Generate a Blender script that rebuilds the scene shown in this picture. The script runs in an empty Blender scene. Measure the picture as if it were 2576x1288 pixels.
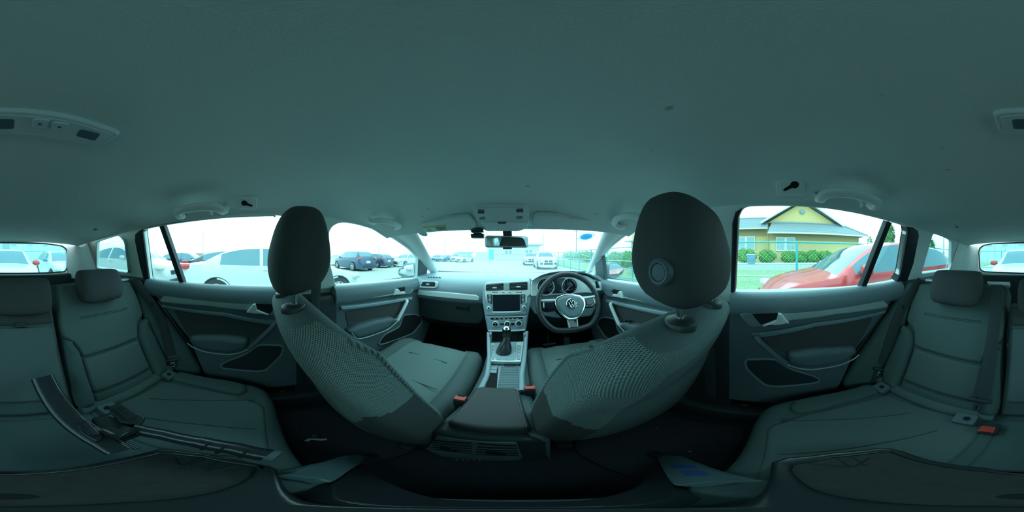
import bpy, bmesh, math, random
from mathutils import Vector, Matrix, Euler
from mathutils.geometry import tessellate_polygon

random.seed(7)
sc = bpy.context.scene
COL = sc.collection
V = Vector

# ------------------------------------------------------------------ camera
CAM = V((0.062, 0.0, 1.2))      # between the front seats, over the edge of the rear bench
FWD = 1299.0                    # photo column of the car's straight ahead
DEG = 360.0 / 2576.0
cam_data = bpy.data.cameras.new('panorama_camera')
cam_data.type = 'PANO'
try:
    cam_data.cycles.panorama_type = 'EQUIRECTANGULAR'
except Exception:
    cam_data.panorama_type = 'EQUIRECTANGULAR'
cam_data.clip_start = 0.01
cam_data.clip_end = 500
cam = bpy.data.objects.new('panorama_camera', cam_data)
COL.objects.link(cam)
cam.location = CAM
cam.rotation_euler = (math.radians(90), 0, math.radians((FWD - 1288) * DEG))
sc.camera = cam

# ------------------------------------------------------------------ exposure, sky
sc.view_settings.view_transform = 'Standard'
sc.view_settings.look = 'None'
sc.view_settings.gamma = 1.0
sc.view_settings.use_curve_mapping = False
sc.view_settings.exposure = 1.85

SKY = 1.0
w = bpy.data.worlds.new('overcast_sky')
sc.world = w
w.use_nodes = True
nt = w.node_tree
nt.nodes.clear()
o_ = nt.nodes.new('ShaderNodeOutputWorld')
bg = nt.nodes.new('ShaderNodeBackground')
tc = nt.nodes.new('ShaderNodeTexCoord')
mp = nt.nodes.new('ShaderNodeMapping')
mp.inputs['Scale'].default_value = (1, 1, 2.6)
nz = nt.nodes.new('ShaderNodeTexNoise')
nz.inputs['Scale'].default_value = 2.2
nz.inputs['Detail'].default_value = 6
nz.inputs['Roughness'].default_value = .55
cr = nt.nodes.new('ShaderNodeValToRGB')
cr.color_ramp.elements[0].position = .38
cr.color_ramp.elements[0].color = (.60, .88, .95, 1)
cr.color_ramp.elements[1].position = .62
cr.color_ramp.elements[1].color = (.94, 1, 1, 1)
nt.links.new(tc.outputs['Generated'], mp.inputs['Vector'])
nt.links.new(mp.outputs['Vector'], nz.inputs['Vector'])
nt.links.new(nz.outputs['Fac'], cr.inputs['Fac'])
nt.links.new(cr.outputs['Color'], bg.inputs['Color'])
bg.inputs['Strength'].default_value = SKY
nt.links.new(bg.outputs['Background'], o_.inputs['Surface'])

# ------------------------------------------------------------------ photo pixel -> place on a surface
def ray(px, py):
    lon = math.radians((px - FWD) * DEG)
    lat = math.radians((644 - py) * DEG)
    return V((math.sin(lon) * math.cos(lat), math.cos(lon) * math.cos(lat), math.sin(lat)))
def on(px, py, p0, n):
    d = ray(px, py); p0 = V(p0); n = V(n)
    return CAM + d * ((p0 - CAM).dot(n) / d.dot(n))
def onx(px, py, x): return on(px, py, (x, 0, 0), (1, 0, 0))
def ony(px, py, y): return on(px, py, (0, y, 0), (0, 1, 0))
def onz(px, py, z): return on(px, py, (0, 0, z), (0, 0, 1))
def mir(pts): return [V((-p[0], p[1], p[2])) for p in pts]
def unit(v): return V(v).normalized()

# ------------------------------------------------------------------ materials (all procedural)
MATS = {}
def mat(name, col, rough=.6, metal=0., bump=0., scale=200., vary=.06, spec=.5, coat=0., emit=None, weave=None):
    if name in MATS: return MATS[name]
    m = bpy.data.materials.new(name); m.use_nodes = True
    t = m.node_tree; b = t.nodes['Principled BSDF']
    b.inputs['Roughness'].default_value = rough
    b.inputs['Metallic'].default_value = metal
    b.inputs['Specular IOR Level'].default_value = spec
    if coat:
        b.inputs['Coat Weight'].default_value = coat
        b.inputs['Coat Roughness'].default_value = .05
    tcn = t.nodes.new('ShaderNodeTexCoord')
    n = t.nodes.new('ShaderNodeTexNoise'); n.inputs['Scale'].default_value = scale; n.inputs['Detail'].default_value = 3
    t.links.new(tcn.outputs['Object'], n.inputs['Vector'])
    mx = t.nodes.new('ShaderNodeMix'); mx.data_type = 'RGBA'
    c = V(col[:3])
    mx.inputs[6].default_value = (*(c * (1 - vary)), 1)
    mx.inputs[7].default_value = (*[min(1, x) for x in c * (1 + vary)], 1)
    t.links.new(n.outputs['Fac'], mx.inputs[0])
    outc = mx.outputs[2]; outh = n.outputs['Fac']
    if weave:
        ws, dark, axes, wb = weave           # dots of a woven mesh in the plane of the part
        sep = t.nodes.new('ShaderNodeSeparateXYZ'); com = t.nodes.new('ShaderNodeCombineXYZ')
        t.links.new(tcn.outputs['UV'], sep.inputs[0])
        t.links.new(sep.outputs[axes[0]], com.inputs[0]); t.links.new(sep.outputs[axes[1]], com.inputs[1])
        vo = t.nodes.new('ShaderNodeTexVoronoi'); vo.voronoi_dimensions = '2D'
        vo.inputs['Scale'].default_value = ws; vo.inputs['Randomness'].default_value = .12
        mpn = t.nodes.new('ShaderNodeMapping'); mpn.inputs['Rotation'].default_value = (0, 0, .785)
        t.links.new(com.outputs[0], mpn.inputs[0]); t.links.new(mpn.outputs[0], vo.inputs['Vector'])
        mr = t.nodes.new('ShaderNodeMapRange'); mr.inputs[1].default_value = .2; mr.inputs[2].default_value = .5
        t.links.new(vo.outputs['Distance'], mr.inputs[0])
        m2 = t.nodes.new('ShaderNodeMix'); m2.data_type = 'RGBA'
        m2.inputs[6].default_value = (*(c * dark), 1)
        t.links.new(outc, m2.inputs[7]); t.links.new(mr.outputs[0], m2.inputs[0])
        outc = m2.outputs[2]; outh = mr.outputs[0]; bump = wb
    t.links.new(outc, b.inputs['Base Color'])
    if bump:
        bp = t.nodes.new('ShaderNodeBump'); bp.inputs['Strength'].default_value = bump; bp.inputs['Distance'].default_value = .002
        t.links.new(outh, bp.inputs['Height']); t.links.new(bp.outputs[0], b.inputs['Normal'])
    if emit:
        b.inputs['Emission Color'].default_value = (*emit[:3], 1); b.inputs['Emission Strength'].default_value = emit[3]
    MATS[name] = m
    return m

def glass(name, tint, gloss=.5):
    if name in MATS: return MATS[name]
    m = bpy.data.materials.new(name); m.use_nodes = True
    t = m.node_tree; t.nodes.clear()
    out = t.nodes.new('ShaderNodeOutputMaterial'); tr = t.nodes.new('ShaderNodeBsdfTransparent'); gl = t.nodes.new('ShaderNodeBsdfGlossy')
    mxs = t.nodes.new('ShaderNodeMixShader'); fr = t.nodes.new('ShaderNodeFresnel'); mu = t.nodes.new('ShaderNodeMath'); mu.operation = 'MULTIPLY'
    mu.inputs[1].default_value = gloss
    fr.inputs['IOR'].default_value = 1.45
    gl.inputs['Roughness'].default_value = .02
    # faint dust in the pane
    tcn = t.nodes.new('ShaderNodeTexCoord'); n = t.nodes.new('ShaderNodeTexNoise'); n.inputs['Scale'].default_value = 3
    mx = t.nodes.new('ShaderNodeMix'); mx.data_type = 'RGBA'
    c = V(tint)
    mx.inputs[6].default_value = (*(c * .97), 1); mx.inputs[7].default_value = (*[min(1, q) for q in c * 1.02], 1)
    t.links.new(tcn.outputs['Object'], n.inputs['Vector']); t.links.new(n.outputs['Fac'], mx.inputs[0]); t.links.new(mx.outputs[2], tr.inputs['Color'])
    t.links.new(fr.outputs[0], mu.inputs[0]); t.links.new(mu.outputs[0], mxs.inputs[0])
    t.links.new(tr.outputs[0], mxs.inputs[1]); t.links.new(gl.outputs[0], mxs.inputs[2]); t.links.new(mxs.outputs[0], out.inputs[0])
    MATS[name] = m
    return m

def stained(m, scale=30., lo=.755, hi=.80, col=(.20, .19, .14)):
    t = m.node_tree; b = t.nodes['Principled BSDF']; src = b.inputs['Base Color'].links[0].from_socket
    tcn = t.nodes.new('ShaderNodeTexCoord'); n = t.nodes.new('ShaderNodeTexNoise'); n.inputs['Scale'].default_value = scale; n.inputs['Detail'].default_value = 1.5
    mr = t.nodes.new('ShaderNodeMapRange'); mr.inputs[1].default_value = lo; mr.inputs[2].default_value = hi; mr.inputs[4].default_value = .6
    mx = t.nodes.new('ShaderNodeMix'); mx.data_type = 'RGBA'; mx.inputs[7].default_value = (*col, 1)
    t.links.new(tcn.outputs['Object'], n.inputs['Vector']); t.links.new(n.outputs['Fac'], mr.inputs[0]); t.links.new(mr.outputs[0], mx.inputs[0]); t.links.new(src, mx.inputs[6]); t.links.new(mx.outputs[2], b.inputs['Base Color'])
def see_through_print(name, col):
    if name in MATS: return MATS[name]
    m = bpy.data.materials.new(name); m.use_nodes = True; t = m.node_tree; t.nodes.clear()
    out = t.nodes.new('ShaderNodeOutputMaterial'); d = t.nodes.new('ShaderNodeBsdfDiffuse'); tl_ = t.nodes.new('ShaderNodeBsdfTranslucent'); mx = t.nodes.new('ShaderNodeMixShader')
    n = t.nodes.new('ShaderNodeTexNoise'); n.inputs['Scale'].default_value = 90; rp_ = t.nodes.new('ShaderNodeMix'); rp_.data_type = 'RGBA'
    rp_.inputs[6].default_value = (*[x * .95 for x in col], 1); rp_.inputs[7].default_value = (*col, 1)
    t.links.new(n.outputs['Fac'], rp_.inputs[0])
    for q in (d, tl_): t.links.new(rp_.outputs[2], q.inputs['Color'])
    mx.inputs[0].default_value = .55
    t.links.new(d.outputs[0], mx.inputs[1]); t.links.new(tl_.outputs[0], mx.inputs[2]); t.links.new(mx.outputs[0], out.inputs[0])
    MATS[name] = m
    return m
# interior
m_liner = mat('headliner_cloth', (0.655, 0.755, 0.727), .95, bump=.25, scale=700, vary=.10, spec=.1)
stained(m_liner)
m_grab = mat('grab_handle_plastic', (.80, .86, .85), .42)
m_pillar = mat('pillar_plastic', (0.780, 0.858, 0.845), .65, bump=.05, scale=500)
m_lightp = mat('light_grey_plastic', (.62, .70, .69), .5, bump=.05, scale=600)
m_dark = mat('dark_soft_plastic', (0.090, 0.132, 0.143), .55, bump=.25, scale=450, spec=.4)
m_dash = mat('dashboard_soft_plastic', (0.280, 0.385, 0.429), .40, bump=.2, scale=450, spec=.8)
m_sill = mat('door_shoulder_plastic', (0.149, 0.219, 0.245), .5, bump=.2, scale=450, spec=.5)
m_black = mat('black_plastic', (0.023, 0.034, 0.039), .45, bump=.15, scale=400)
m_gloss = mat('piano_black', (.006, .009, .011), .08, coat=.5)
m_void = mat('dark_recess', (.006, .008, .009), .9)
m_silver = mat('satin_silver_trim', (.74, .82, .82), .36, metal=.15, vary=.03)
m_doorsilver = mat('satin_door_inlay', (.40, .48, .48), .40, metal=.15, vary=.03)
m_chrome = mat('chrome', (.80, .85, .86), .12, metal=1., vary=.02)
m_fab = mat('seat_cloth', (0.168, 0.232, 0.227), .95, bump=.35, scale=900, spec=.12)
m_fabmesh = mat('seat_mesh_cloth', (0.263, 0.350, 0.341), .95, spec=.12, weave=(300, .22, (0, 1), .6))
m_fabside = mat('seat_bolster_cloth', (0.109, 0.147, 0.147), .9, bump=.25, scale=900, spec=.15)
m_fabdark = mat('seat_dark_cloth', (.068, .074, .075), .9, bump=.25, scale=900, spec=.15)
m_rearmesh = mat('rear_seat_cloth', (0.106, 0.150, 0.144), .95, bump=.35, scale=700, spec=.12)
m_rearside = mat('rear_bolster_cloth', (0.080, 0.122, 0.122), .9, bump=.25, scale=900, spec=.15)
m_carpet = mat('floor_carpet', (.032, .036, .044), .98, bump=.8, scale=500, vary=.5, spec=.1)
m_mat = mat('floor_mat', (.040, .042, .050), .98, bump=.8, scale=350, vary=.5, spec=.1)
m_rubber = mat('black_rubber_seal', (.010, .016, .022), .5)
m_belt = mat('seat_belt_webbing', (.028, .042, .046), .75, bump=.2, scale=1500)
m_red = mat('red_buckle', (.62, .06, .045), .4)
m_screen = mat('dark_display', (.010, .013, .022), .12, coat=.3)
m_seam = mat('seam_thread', (.022, .030, .032), .9)
m_stitch = mat('pale_stitching', (.30, .36, .36), .8)
m_leather = mat('black_leather', (.026, .034, .040), .36, bump=.2, scale=350)
m_armrest = mat('armrest_cover', (0.051, 0.058, 0.061), .6, bump=.15, scale=600)
m_white = mat('white_print', (.8, .85, .85), .6)
m_paper = mat('paper_label', (.72, .80, .80), .7)
m_yellow = mat('yellow_print', (.62, .60, .12), .7)
m_blue = mat('blue_print', (.03, .10, .55), .5)
m_mirror = mat('mirror_glass', (.85, .90, .90), .02, metal=1., vary=0)
m_stool = mat('black_stool_plastic', (.022, .030, .035), .26, bump=.12, scale=300)
m_stoolmat = mat('worn_black_tread', (.022, .026, .026), .7, bump=.4, scale=60, vary=.45)
m_steel = mat('painted_steel_leg', (0.300, 0.495, 0.540), .4, metal=.3)
m_glass = glass('tinted_window_glass', (.56, .94, .955), .3)
m_wind = glass('windscreen_glass', (.62, .95, .965), .3)
m_rearglass = glass('privacy_glass', (.42, .82, .85), .35)

# ------------------------------------------------------------------ object helpers
WM = {}
def wmat(o): return WM.get(o.name, Matrix.Identity(4))
def put(o, parent=None):
    """parent o so that its vertices, written in world space, stay where they are"""
    if parent is not None:
        o.parent = parent
        o.matrix_parent_inverse = wmat(parent).inverted()
    return o
def tag(o, label=None, cat=None, group=None, kind=None):
    if label: o['label'] = label
    if cat: o['category'] = cat
    if group: o['group'] = group
    if kind: o['kind'] = kind
    return o
def thing(name, loc, label, cat, group=None, kind=None, rot=None):
    o = bpy.data.objects.new(name, None); COL.objects.link(o)
    o.empty_display_size = .05
    o.location = loc
    M_ = Matrix.Translation(V(loc))
    if rot is not None:
        o.rotation_euler = rot; M_ = M_ @ Euler(rot).to_matrix().to_4x4()
    WM[o.name] = M_
    return tag(o, label, cat, group, kind)
def mesh(name, verts, faces, m, parent=None, smooth=True, local=False, sharp=35, wn=False):
    me = bpy.data.meshes.new(name)
    me.from_pydata([tuple(v) for v in verts], [], faces)
    me.validate()
    bmh = bmesh.new(); bmh.from_mesh(me); bmesh.ops.recalc_face_normals(bmh, faces=bmh.faces); bmh.to_mesh(me); bmh.free()
    me.materials.append(m)
    if smooth:
        me.shade_smooth()
        try: me.set_sharp_from_angle(angle=math.radians(sharp))
        except Exception: pass
    o = bpy.data.objects.new(name, me); COL.objects.link(o)
    if local:
        if parent is not None: o.parent = parent
    else:
        put(o, parent)
    if wn:
        md = o.modifiers.new('wn', 'WEIGHTED_NORMAL'); md.keep_sharp = True
    return o
def dedupe(pts):
    out = []
    for p in pts:
        if not out or (V(p) - V(out[-1])).length > 1e-5: out.append(V(p))
    if len(out) > 1 and (out[0] - out[-1]).length < 1e-5: out.pop()
    return out
def fillet(pts, r, k=4, closed=True):
    """round the corners of a polyline"""
    if r <= 0: return [V(p) for p in pts]
    pts = dedupe(pts); n = len(pts); out = []
    for i in range(n):
        p = pts[i]
        if not closed and i in (0, n - 1): out.append(p); continue
        a = pts[i - 1]; b = pts[(i + 1) % n]
        da = (a - p); db = (b - p)
        rr = min(r, da.length * .45, db.length * .45)
        p1 = p + da.normalized() * rr; p2 = p + db.normalized() * rr
        for j in range(k + 1):
            s = j / k
            out.append(p1 * (1 - s) ** 2 + p * 2 * s * (1 - s) + p2 * s * s)
    return dedupe(out)
def basis(n):
    n = unit(n)
    up = V((0, 0, 1)) if abs(n.z) < .9 else V((0, 1, 0))
    u = up.cross(n).normalized(); v = n.cross(u)
    return u, v, n
def area2(l): return sum(l[i - 1][0] * l[i][1] - l[i][0] * l[i - 1][1] for i in range(len(l))) / 2
def inset2(l, d):
    """offset a ccw loop inward by d"""
    n = len(l); out = []
    for i in range(n):
        p0, p, p1 = V(l[i - 1]), V(l[i]), V(l[(i + 1) % n])
        e0 = (p - p0).normalized(); e1 = (p1 - p).normalized()
        n0 = V((-e0.y, e0.x)); n1 = V((-e1.y, e1.x))
        mm = n0 + n1
        if mm.length < 1e-4: mm = n0
        mm.normalize(); c = max(.45, mm.dot(n0))
        out.append(p + mm * d / c)
    return out
def fill2(loops):
    """triangles over a loop with holes (indices over all the loops)"""
    if len(loops) == 1:
        return tessellate_polygon(loops)
    bmh = bmesh.new(); idx = 0; edges = []; tagv = {}
    for l in loops:
        vs = [bmh.verts.new(p) for p in l]
        for q in vs: tagv[q] = idx; idx += 1
        edges += [bmh.edges.new((vs[i], vs[(i + 1) % len(vs)])) for i in range(len(vs))]
    bmesh.ops.triangle_fill(bmh, use_beauty=True, use_dissolve=False, edges=edges, normal=(0, 0, 1))
    out = []
    def inside(p, l):
        c = False
        for i in range(len(l)):
            a, b = l[i - 1], l[i]
            if (a.y > p.y) != (b.y > p.y) and p.x < (b.x - a.x) * (p.y - a.y) / (b.y - a.y) + a.x: c = not c
        return c
    for f in bmh.faces:
        cen = f.calc_center_median()
        if any(inside(cen, l) for l in loops[1:]): continue
        t = [tagv[q] for q in f.verts]
        out.append(t if f.normal.z > 0 else t[::-1])
    bmh.free()
    return out
def plate(name, pts, m, parent=None, n=(1, 0, 0), th=.01, bev=.003, off=0., rnd=0., holes=(), hrnd=None, k=3, back=True, local=False):
    """a solid slab whose outline is PTS (on a plane with normal n); its front face stands OFF above that plane"""
    u, v, n = basis(n)
    o0 = V(pts[0])
    def to2(l, r):
        q = [V(((V(p) - o0).dot(u), (V(p) - o0).dot(v))) for p in l]
        q = fillet(q, r)
        return q
    loops = [to2(pts, rnd)] + [to2(h, hrnd if hrnd is not None else rnd) for h in holes]
    if area2(loops[0]) < 0: loops[0].reverse()
    for i in range(1, len(loops)):
        if area2(loops[i]) > 0: loops[i].reverse()
    d0 = (V(pts[0]) - o0).dot(n)
    prof = [(0, -th)] + [(bev * (1 - math.cos(a)), -bev * (1 - math.sin(a))) for a in [math.pi / 2 * j / k for j in range(k + 1)]] if bev > 0 else [(0, -th), (0, 0)]
    verts, faces = [], []
    tops, bots = [], []
    for l in loops:
        rings = []
        for ins, h in prof:
            ring = []
            for p in (inset2(l, ins) if ins > 0 else l):
                ring.append(len(verts)); verts.append(o0 + u * p[0] + v * p[1] + n * (h + off))
            rings.append(ring)
        c = len(l)
        for a, b in zip(rings, rings[1:]):
            for i in range(c):
                j = (i + 1) % c
                faces.append((a[i], a[j], b[j], b[i]))
        tops.append(rings[-1]); bots.append(rings[0])
    for set_, flip in ((tops, False), (bots, True)):
        if flip and not back: continue
        flat = [i for r in set_ for i in r]
        tri = fill2([[V(((verts[i] - o0).dot(u), (verts[i] - o0).dot(v), 0)) for i in r] for r in set_])
        for t3 in tri:
            f = tuple(flat[q] for q in t3)
            faces.append(f if not flip else f[::-1])
    return mesh(name, verts, faces, m, parent, local=local, sharp=50, wn=True)
def sheet(name, pts, m, parent=None):
    """one flat pane"""
    n = (V(pts[1]) - V(pts[0])).cross(V(pts[-1]) - V(pts[0]))
    u, v, nn = basis(n)
    tri = tessellate_polygon([[V(((V(p) - V(pts[0])).dot(u), (V(p) - V(pts[0])).dot(v), 0)) for p in pts]])
    return mesh(name, pts, [tuple(t) for t in tri], m, parent, smooth=False)
def grid(name, rows, m, parent=None, close_u=False, close_v=False, local=False, sub=0, caps=False, smooth=True, sharp=60):
    nr, nc = len(rows), len(rows[0])
    verts = [p for r in rows for p in r]; faces = []
    for i in range(nr - (0 if close_v else 1)):
        for j in range(nc - (0 if close_u else 1)):
            a = i * nc + j; b = i * nc + (j + 1) % nc
            c = ((i + 1) % nr) * nc + (j + 1) % nc; d = ((i + 1) % nr) * nc + j
            faces.append((a, b, c, d))
    if caps:
        faces.append(tuple(range(nc))); faces.append(tuple(range((nr - 1) * nc, nr * nc)))
    o = mesh(name, verts, faces, m, parent, smooth, local, sharp)
    if sub:
        s = o.modifiers.new('sub', 'SUBSURF'); s.levels = sub; s.render_levels = sub
    return o
def box(name, c, size, m, parent=None, bev=.004, rot=None, local=False, seg=2):
    bmh = bmesh.new(); bmesh.ops.create_cube(bmh, size=1)
    for q in bmh.verts: q.co = V((q.co.x * size[0], q.co.y * size[1], q.co.z * size[2]))
    if bev: bmesh.ops.bevel(bmh, geom=bmh.edges[:], offset=min(bev, min(size) * .45), segments=seg, affect='EDGES', profile=.5)
    Mx = Matrix.Translation(V(c)) @ (Euler(rot).to_matrix().to_4x4() if rot is not None else Matrix.Identity(4))
    vs = [Mx @ q.co for q in bmh.verts]; fs = [tuple(q.index for q in f.verts) for f in bmh.faces]; bmh.free()
    return mesh(name, vs, fs, m, parent, local=local, wn=True)
def frames(pts, closed=False, up=None):
    pts = [V(p) for p in pts]; n = len(pts); T = []
    for i in range(n):
        a = pts[i - 1] if (i > 0 or closed) else pts[i]; b = pts[(i + 1) % n] if (i < n - 1 or closed) else pts[i]
        T.append((b - a).normalized())
    ref = V(up) if up is not None else (V((0, 0, 1)) if abs(T[0].z) < .9 else V((1, 0, 0)))
    N = []
    cur = (ref - T[0] * ref.dot(T[0])).normalized()
    for i in range(n):
        if up is not None:
            q = ref - T[i] * ref.dot(T[i])
        else:
            q = cur - T[i] * cur.dot(T[i])
        if q.length > 1e-4: cur = q.normalized()
        N.append(cur.copy())
    return pts, T, N
def tube(name, pts, r, m, parent=None, n=10, closed=False, flat=None, up=None, local=False, pw=2., caps=True, smooth_path=0.):
    """sweep; r may be a list; flat=(a,b) gives the half sizes across / along `up` of a rounded section"""
    if smooth_path: pts = fillet(pts, smooth_path, 5, closed)
    pts, T, N = frames(pts, closed, up)
    rows = []
    for i, p in enumerate(pts):
        rr = r[i] if isinstance(r, (list, tuple)) else r
        B = T[i].cross(N[i]); row = []
        a, b = (rr, rr) if flat is None else (flat[0] * rr, flat[1] * rr)
        for k in range(n):
            t_ = 2 * math.pi * k / n
            cx, sx = math.cos(t_), math.sin(t_)
            row.append(p + B * a * math.copysign(abs(cx) ** (2 / pw), cx) + N[i] * b * math.copysign(abs(sx) ** (2 / pw), sx))
        rows.append(row)
    return grid(name, rows, m, parent, close_u=True, close_v=closed, local=local, caps=caps and not closed)
def lathe(name, c, axis, prof, m, parent=None, n=24, local=False):
    u, v, a = basis(axis); c = V(c); rows = []
    for r, h in prof:
        rows.append([c + a * h + u * (max(r, 1e-5) * math.cos(2 * math.pi * k / n)) + v * (max(r, 1e-5) * math.sin(2 * math.pi * k / n)) for k in range(n)])
    return grid(name, rows, m, parent, close_u=True, local=local, caps=True, sharp=40)
def ring_pts(c, axis, r, n=24, a0=0, a1=2 * math.pi, ry=None):
    u, v, a = basis(axis); full = abs(a1 - a0 - 2 * math.pi) < 1e-6
    return [V(c) + u * r * math.cos(a0 + (a1 - a0) * k / (n if full else n - 1)) + v * (ry or r) * math.sin(a0 + (a1 - a0) * k / (n if full else n - 1)) for k in range(n)]
def lerp(a, b, t): return a + (b - a) * t
def interp(tab, x):
    """smooth-ish table lookup"""
    if x <= tab[0][0]: return tab[0][1]
    for (x0, y0), (x1, y1) in zip(tab, tab[1:]):
        if x <= x1:
            t = (x - x0) / (x1 - x0)
            return y0 + (y1 - y0) * t
    return tab[-1][1]
def smooth_tab(tab, n=40):
    """resample a table with a Catmull-Rom curve"""
    xs = [p[0] for p in tab]; out = []
    for i in range(n + 1):
        x = lerp(xs[0], xs[-1], i / n)
        j = max(k for k in range(len(tab) - 1) if tab[k][0] <= x + 1e-9)
        p0 = tab[max(j - 1, 0)]; p1 = tab[j]; p2 = tab[j + 1]; p3 = tab[min(j + 2, len(tab) - 1)]
        t = (x - p1[0]) / (p2[0] - p1[0])
        m1 = (p2[1] - p0[1]) / max(p2[0] - p0[0], 1e-6) * (p2[0] - p1[0]); m2 = (p3[1] - p1[1]) / max(p3[0] - p1[0], 1e-6) * (p2[0] - p1[0])
        h = (2 * t ** 3 - 3 * t * t + 1) * p1[1] + (t ** 3 - 2 * t * t + t) * m1 + (-2 * t ** 3 + 3 * t * t) * p2[1] + (t ** 3 - t * t) * m2
        out.append((x, h))
    return out
def srect(hw, hd, n=24, pw=4.):
    """superellipse outline"""
    r = []
    for k in range(n):
        t_ = 2 * math.pi * k / n; c_, s_ = math.cos(t_), math.sin(t_)
        r.append((hw * math.copysign(abs(c_) ** (2 / pw), c_), hd * math.copysign(abs(s_) ** (2 / pw), s_)))
    return r
# ================================================================== THE CAR SHELL (setting)
KT = .39                                             # lean of the side glass
def side_x(z): return .70 - (z - 1.04) * KT
PL = ((-.70, 0, 1.04), (1, 0, -KT)); PR = ((.70, 0, 1.04), (-1, 0, -KT))
NL = unit(PL[1]); NR = unit(PR[1])
def lwin(l): return [on(x, y, *PL) for x, y in l]
def rwin(l): return [on(x, y, *PR) for x, y in l]

ZC = smooth_tab([(-1.53, 1.335), (-1.25, 1.385), (-.8, 1.425), (-.3, 1.444), (0, 1.447), (.35, 1.436), (.6, 1.405), (.82, 1.335)], 60)
ZE = smooth_tab([(-1.53, 1.29), (-1.2, 1.308), (-.9, 1.325), (-.5, 1.352), (-.15, 1.365), (.1, 1.369), (.37, 1.364), (.6, 1.345), (.82, 1.30)], 60)
def head_z(x, y):
    ze, zc = interp(ZE, y), interp(ZC, y); s = min(1, abs(x) / side_x(ze))
    return ze + (zc - ze) * max(0, 1 - s ** 3.2) ** .7
rows = []
NY, NX = 48, 40
for i in range(NY + 1):
    y = lerp(-1.53, .82, i / NY); ze = interp(ZE, y); hw = side_x(ze)
    row = []
    for j in range(NX + 1):
        a = lerp(-1, 1, j / NX); s = math.copysign(1 - (1 - abs(a)) ** 1.5, a)
        x = s * hw
        yy = y - max(0, (y - .3) / .52) * .17 * s * s
        yy += max(0, (-1.1 - y) / .43) * .16 * s ** 4
        row.append(V((x, yy, head_z(x, y))))
    rows.append(row)
tag(grid('ceiling', rows, m_liner), 'dark grey-green cloth headliner over the whole cabin', None, kind='structure')

FW = [(829, 584), (836, 571), (849, 563), (866, 560), (901, 566), (955, 582), (996, 604), (1031, 628), (1053, 650), (1051, 701), (996, 707), (846, 721), (837, 686), (829, 654)]
fwl = lwin(FW)
RWR = [(1856, 545), (1869, 525), (1884, 520), (1996, 519), (2089, 526), (2160, 538), (2237, 557), (2281, 571), (2281, 585), (2263, 689), (2252, 710), (2163, 726), (1981, 736), (1846, 738)]
rwr = rwin(RWR)
RWL = [(361, 582), (364, 578), (402, 570), (475, 559), (559, 550), (640, 546), (696, 545)]
rwl = lwin(RWL) + [V((-p.x, p.y, p.z)) for p in rwin([(1900, 519), (1884, 520), (1869, 525), (1856, 545), (1846, 738)])] + lwin([(675, 727), (560, 724), (458, 719), (386, 710), (377, 706)])
QR = rwin([(2348, 588), (2360, 589), (2395, 607), (2393, 678), (2319, 689)])
QLf = lwin([(243, 610), (297, 593), (311, 608), (321, 686), (243, 674)])
def yz(l, s): return [V((s * side_x(z), y, z)) for y, z in l]
WALL = [(-1.42, .99), (-1.42, 1.31), (-1.2, 1.335), (-.9, 1.352), (-.5, 1.378), (-.15, 1.392), (.1, 1.395), (.37, 1.392), (.60, 1.372), (.90, 1.285), (1.12, 1.215), (1.2, 1.16), (1.24, .99)]
for s, nm, hl in ((-1, 'wall_left', [fwl, rwl, QLf]), (1, 'wall_right', [mir(fwl), rwr, QR])):
    nrm = NL if s < 0 else NR
    tag(plate(nm, yz(WALL, s), m_pillar, n=nrm, th=.03, bev=.006, holes=hl, hrnd=.02), 'pale grey pillar trim around the %s side windows' % ('left' if s < 0 else 'right'), kind='structure')
# panes: one glass each, set into the openings
def pane(name, pts, m, label, nrm, d=.018):
    c = sum((V(p) for p in pts), V()) / len(pts)
    grown = [V(p) + (V(p) - c).normalized() * .012 - nrm * d for p in pts]
    tag(sheet(name, grown, m), label, kind='structure')
    return grown
pane('window_1', fwl, m_glass, 'left front door window glass beside the passenger seat', NL)
pane('window_2', mir(fwl), m_glass, 'right front door window glass beside the driver seat', NR)
pane('window_3', rwl, m_glass, 'left rear door window glass facing the white sedan', NL)
pane('window_4', rwr, m_glass, 'right rear door window glass facing the red car', NR)
pane('window_5', QLf, m_rearglass, 'small left cargo side window behind the rear door', NL)
pane('window_6', QR, m_rearglass, 'small right cargo side window behind the rear door', NR)

# windscreen and its header corner pillars
WS = ((0, .76, 1.33), (0, -.28, -.64)); NW = unit(WS[1])
def wsz(z): return .76 + (1.33 - z) * .64 / .28
wp = [V((-.64, wsz(1.338), 1.338)), V((.64, wsz(1.338), 1.338)), V((.80, wsz(1.03), 1.03)), V((-.80, wsz(1.03), 1.03))]
tag(sheet('window_7', wp, m_wind), 'wide windscreen glass above the dashboard', kind='structure')
def resample(l, n):
    l = [V(p) for p in l]; d = [0]
    for a, b in zip(l, l[1:]): d.append(d[-1] + (b - a).length)
    out = []
    for i in range(n):
        t = d[-1] * i / (n - 1); j = max(k for k in range(len(l) - 1) if d[k] <= t + 1e-9)
        out.append(l[j].lerp(l[j + 1], (t - d[j]) / max(1e-9, d[j + 1] - d[j])))
    return out
def apillar(name, S, W, label):
    S = resample(S, 10); W = resample(W, 10); rows = []
    for a, b in zip(S, W):
        r = []
        for k in range(9):
            t = k / 8
            p = a.lerp(b, t); toc = (CAM + V((0, .4, 0)) - p).normalized()
            r.append(p + toc * .028 * math.sin(math.pi * t) ** .7)
        rows.append(r)
    tag(grid(name, rows, m_pillar), label, kind='structure')
Sl = lwin([(975, 583), (1000, 598), (1028, 617), (1047, 641), (1061, 662), (1089, 692)])
Wl = [on(x, y, *WS) for x, y in [(1034, 560), (1050, 587), (1068, 620), (1085, 652), (1103, 684), (1106, 690)]]
apillar('trim_1', Sl, Wl, 'pale left windscreen pillar trim')
Sr = rwin([(1602, 562), (1587, 578), (1543, 610), (1515, 641), (1496, 666), (1481, 690)])
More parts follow.
